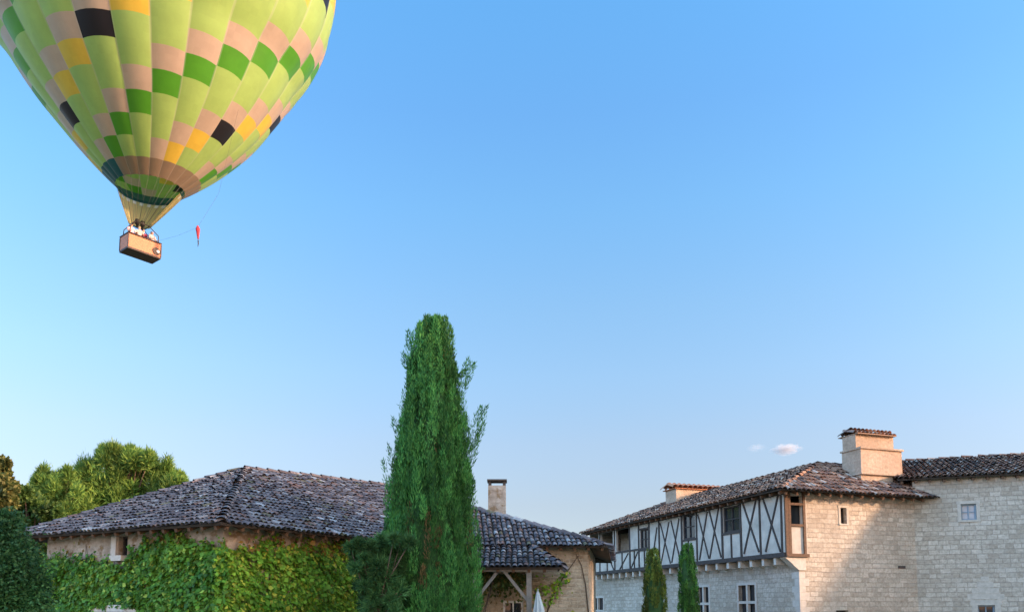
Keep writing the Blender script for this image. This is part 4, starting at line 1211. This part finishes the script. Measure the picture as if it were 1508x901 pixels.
crn = [bpt(R(-18), 6.2, 1.0), at(322, 285, 47.5), at(291, 335, 47.6), at(262, 347, 47.8), bc + be * .4 + bd * .6 + Vector((0, 0, zb1))]
cables.tube(crn, .0055, 4)
cables.build('cable', M['rope'], balloon)
bk = MB()
def bp(u, v, z): return bc + bd * u + be * v + Vector((0, 0, z))
HU, HV = 1.05, .56
def wick(P0, ud, n, L, z0, z1): wall(bk, P0, ud, n, 0, L, z0, z1)
for inset_, sg in ((0, 1), (.06, -1)):
    hu, hv = HU - inset_, HV - inset_
    wick(bp(-hu, hv, 0), bd, be * sg, 2 * hu, zb0 + .12, zb1 - .04); wick(bp(-hu, -hv, 0), bd, -be * sg, 2 * hu, zb0 + .12, zb1 - .04)
    wick(bp(hu, -hv, 0), be, bd * sg, 2 * hv, zb0 + .12, zb1 - .04); wick(bp(-hu, -hv, 0), be, -bd * sg, 2 * hv, zb0 + .12, zb1 - .04)
basket = bk.build('basket', M['wicker'], balloon)
pd = MB()
pts = [bp(-HU, -HV, zb1), bp(HU, -HV, zb1), bp(HU, HV, zb1), bp(-HU, HV, zb1), bp(-HU, -HV, zb1)]
pd.tube(pts, .055, 8); pd.build('padded_rim', M['leather'], basket)
bt = MB(); bt.box(bp(0, 0, zb0 + .06), bd * (HU + .012), be * (HV + .012), (0, 0, .06)); bt.build('base', M['leather'], basket)
# leather corner covers
lc = MB()
for su in (-1, 1):
    for sv in (-1, 1): lc = MB(); lc.box(bp(su * HU, sv * HV, (zb0 + zb1) / 2 + .02), bd * .03, be * .03, (0, 0, (zb1 - zb0) / 2 - .1)); lc.build('corner_cover', M['leather'], basket)
# round leather patch with a pale disc at the right end of the lit side
rd = MB(); c = bp(HU - .30, HV + .012, zb0 + .42)
def disc(mb, c, r, n_, t, seg=20):
    x = Vector((0, 0, 1)); y = n_.cross(x).normalized()
    A = [c + (x * math.cos(2 * PI * k / seg) + y * math.sin(2 * PI * k / seg)) * r + n_ * t for k in range(seg)]
    B_ = [p_ - n_ * (t + .004) for p_ in A]
    mb.face(A[::-1]); 
    for k in range(seg): mb.face([A[k], A[(k + 1) % seg], B_[(k + 1) % seg], B_[k]])
disc(rd, c, .25, be, .03); pch = rd.build('round_patch', M['leather'], basket)
rd = MB(); disc(rd, c + bd * .09 + be * .035, .10, be, .02); rd.build('disc', M['pale_paint'], pch)
# poles, burner frame, burners, fuel cylinders
po = MB()
for su in (-1, 1):
    for sv in (-1, 1):
        po = MB(); po.tube([bp(su * (HU - .12), sv * (HV - .1), zb1 - .1), bp(su * (HU - .16), sv * (HV - .1), zb1 + .5), fc + bd * su * .42 + be * sv * .36], .028, 6); po.build('upright', M['leather'], balloon)
bf = MB()
corners = [fc + bd * su * .45 + be * sv * .38 for su, sv in ((-1, -1), (1, -1), (1, 1), (-1, 1), (-1, -1))]
bf.tube(corners, .035, 8); bf.build('burner_frame', M['iron'], balloon)
for sgn in (-1, 1):
    p0 = fc + bd * .17 * sgn
    m_ = MB(); m_.tube([p0 + Vector((0, 0, -.22)), p0 + Vector((0, 0, .02)), p0 + Vector((0, 0, .03)), p0 + Vector((0, 0, .32))], [.07, .07, .14, .14], 12); m_.build('burner', M['iron'], balloon)
for u in (-.8, .8):
    m_ = MB(); q0 = bp(u, -.25, 0); m_.tube([q0 + Vector((0, 0, zb0 + .13)), q0 + Vector((0, 0, zb0 + .80)), q0 + Vector((0, 0, zb0 + .88))], [.15, .15, .06], 12); m_.build('fuel_cylinder', M['steel'], balloon)
# red streamer on the line
st = MB(); T = at(291, 332, 47.6)
ln_ = [(0, .02), (.10, .08), (.26, .14), (.38, .12), (.6, .09), (.8, .06), (.95, .03)]
st.tube([T + Vector((.012 * i, 0, -z)) for i, (z, _) in enumerate(ln_)], [r for _, r in ln_], 8)
sto = st.build('streamer', M['red_cloth'])
tag(sto, 'small red streamer hanging on a thin line beside the balloon basket', 'streamer')
m_ = MB(); q0 = T + Vector((.07, 0, -1.0)); m_.tube([q0, q0 + Vector((.02, 0, -.2)), q0 + Vector((0, 0, -.42))], [.04, .035, .012], 6); m_.build('tail', M['leather'], sto)

# ------------------------------------------------------------------ people in the basket
def skin_mesh(name, joints, edges, mat, parent, root=0, sub=2):
    me = bpy.data.meshes.new(name); me.from_pydata([tuple(j[0]) for j in joints], edges, [])
    o = bpy.data.objects.new(name, me); COL.objects.link(o); o.parent = parent
    md = o.modifiers.new('skin', 'SKIN'); md.use_smooth_shade = True
    sv = me.skin_vertices[0].data if me.skin_vertices else None
    if sv is None:
        bm_ = __import__('bmesh').new(); bm_.from_mesh(me); bm_.verts.layers.skin.verify(); bm_.to_mesh(me); bm_.free(); sv = me.skin_vertices[0].data
    for i, j in enumerate(joints):
        r = j[1]; sv[i].radius = r if isinstance(r, tuple) else (r, r); sv[i].use_root = (i == root)
    s2 = o.modifiers.new('smooth', 'SUBSURF'); s2.levels = sub; s2.render_levels = sub
    me.materials.append(mat)
    return o
def person(loc, face, label, shirt, trousers, hair_long=False, arm=0.0, hgt=1.70):
    """standing figure with both hands on the basket rim in front of it; local +Y is where it faces"""
    t = empty('person', loc, label, 'person', 'people riding in the balloon basket')
    t.rotation_euler = (0, 0, math.atan2(-face.x, face.y)); k = hgt / 1.70
    V = lambda x, y, z: Vector((x, y, z)) * k
    J = []; E = []
    def j(p, r, par=None):
        J.append((p, r if isinstance(r, tuple) else r)); 
        if par is not None: E.append((par, len(J) - 1))
        return len(J) - 1
    pel = j(V(0, 0, .93), (.15, .11)); wa = j(V(0, .0, 1.08), (.135, .095), pel); chs = j(V(0, 0, 1.28), (.16, .11), wa); nb = j(V(0, 0, 1.43), (.075, .07), chs)
    nk = j(V(0, .01, 1.48), .052, nb); jw = j(V(0, .03, 1.535), (.062, .072), nk); hd = j(V(0, .015, 1.60), (.076, .092), jw); cr = j(V(0, .0, 1.665), (.06, .07), hd)
    j(V(0, .115, 1.575), .016, hd)
    for s in (-1, 1):
        j(V(s * .085, 0, 1.585), .016, hd)
        sh = j(V(s * .185, 0, 1.395), .062, chs); el = j(V(s * .245, .08 + arm * .1, 1.14 + arm * .12), .043, sh); wr = j(V(s * .19, .30, 1.075 + arm * .2), .030, el)
        pm = j(V(s * .185, .37, 1.07 + arm * .2), (.038, .018), wr)
        for f_ in range(4):
            x = s * (.185 + (f_ - 1.5) * .019); L_ = (.062, .075, .072, .056)[f_]
            q1 = j(V(x, .375 + L_ * .55, 1.068 + arm * .2), .0095, pm); j(V(x, .375 + L_ * .8, 1.045 + arm * .2), .008, q1)
        th_ = j(V(s * .15, .36, 1.065 + arm * .2), .010, wr); j(V(s * .142, .395, 1.05 + arm * .2), .009, th_)
        hp = j(V(s * .09, 0, .87), (.085, .09), pel); kn = j(V(s * .10, .015, .48), .058, hp); an = j(V(s * .10, -.02, .085), .04, kn); j(V(s * .11, .12, .035), (.042, .03), an)
    skin_mesh('body', J, E, M['skin'], t)
    # shirt and trousers follow the body
    S = [(V(0, 0, .90), (.165, .125)), (V(0, 0, 1.08), (.152, .112)), (V(0, 0, 1.28), (.178, .126)), (V(0, 0, 1.42), (.10, .085))]
    SE = [(0, 1), (1, 2), (2, 3)]
    for s in (-1, 1):
        b_ = len(S); S += [(V(s * .185, 0, 1.395), .078), (V(s * .232, .05 + arm * .07, 1.20 + arm * .07), .062)]; SE += [(2, b_), (b_, b_ + 1)]
    skin_mesh('shirt', S, SE, shirt, t)
    S = [(V(0, 0, .93), (.162, .122))]; SE = []
    for s in (-1, 1):
        b_ = len(S); S += [(V(s * .09, 0, .86), (.10, .105)), (V(s * .10, .015, .48), .075), (V(s * .10, -.02, .12), .06)]; SE += [(0, b_), (b_, b_ + 1), (b_ + 1, b_ + 2)]
    skin_mesh('trousers', S, SE, trousers, t)
    S = [(V(0, -.01, 1.685), (.075, .085)), (V(0, -.045, 1.64), (.085, .075)), (V(0, -.07, 1.57), (.07, .04))]
    if hair_long: S.append((V(0, -.085, 1.44), (.075, .03)))
    skin_mesh('hair', S, [(i, i + 1) for i in range(len(S) - 1)], M['hair'], t)
    return t
fzb = zb0 + .125
person(bp(-.72, .16, fzb), be, 'person in a pink top at the left end of the balloon basket', M['pink_cloth'], M['navy_cloth'], True)
person(bp(-.22, .18, fzb), (be - bd * .2).normalized(), 'person in a white shirt beside the one in dark red, standing in the balloon basket', M['white_cloth'], M['navy_cloth'])
person(bp(.20, -.16, fzb), be, 'person in a dark red top in the middle of the balloon basket', M['wine_cloth'], M['navy_cloth'], False, .3, 1.78)
person(bp(.62, .16, fzb), (be + bd * .25).normalized(), 'person in a pale shirt at the right end of the balloon basket', M['white_cloth'], M['navy_cloth'], True)

# ------------------------------------------------------------------ small far cloud
def cloud_mat(DENS):
    m = bpy.data.materials.new('cloud_vapour'); m.use_nodes = True; n = m.node_tree.nodes; l = m.node_tree.links; n.clear()
    out = node(n, 'ShaderNodeOutputMaterial'); v = node(n, 'ShaderNodeVolumePrincipled')
    v.inputs['Color'].default_value = (.90, .97, 1, 1); v.inputs['Anisotropy'].default_value = 0.2
    tc = node(n, 'ShaderNodeTexCoord')
    nz = node(n, 'ShaderNodeTexNoise', Scale=2.0, Detail=5.0, Roughness=0.6); l.new(tc.outputs['Object'], nz.inputs['Vector'])
    ln2 = node(n, 'ShaderNodeVectorMath', operation='LENGTH'); l.new(tc.outputs['Object'], ln2.inputs[0])
    mr = node(n, 'ShaderNodeMapRange'); mr.inputs['From Min'].default_value = 1.0; mr.inputs['From Max'].default_value = .1; mr.inputs['To Min'].default_value = -.60; mr.inputs['To Max'].default_value = .30
    l.new(ln2.outputs['Value'], mr.inputs['Value'])
    ad = node(n, 'ShaderNodeMath', operation='ADD'); l.new(nz.outputs[0], ad.inputs[0]); l.new(mr.outputs[0], ad.inputs[1])
    mr2 = node(n, 'ShaderNodeMapRange'); mr2.inputs['From Min'].default_value = .30; mr2.inputs['From Max'].default_value = .95; mr2.inputs['To Max'].default_value = DENS
    l.new(ad.outputs[0], mr2.inputs['Value']); l.new(mr2.outputs[0], v.inputs['Density'])
    l.new(v.outputs[0], out.inputs['Volume'])
    return m
import bmesh
for (x, y, rx, ry, dens, lab) in ((1156, 661, 36, 14, .085, 'tiny white cloud low in the sky left of the big chimney'), (1114, 659, 24, 11, .014, 'faint wisp of cloud left of the tiny white cloud')):
    bm_ = bmesh.new(); bmesh.ops.create_icosphere(bm_, subdivisions=3, radius=1.0)
    me = bpy.data.meshes.new('cloud'); bm_.to_mesh(me); bm_.free()
    o = link_mesh('cloud', me, cloud_mat(dens), None); k = 1600 / FPX
    o.location = at(x, y, 1600); o.scale = (rx * k, rx * k * .8, ry * k)
    tag(o, lab, 'cloud')
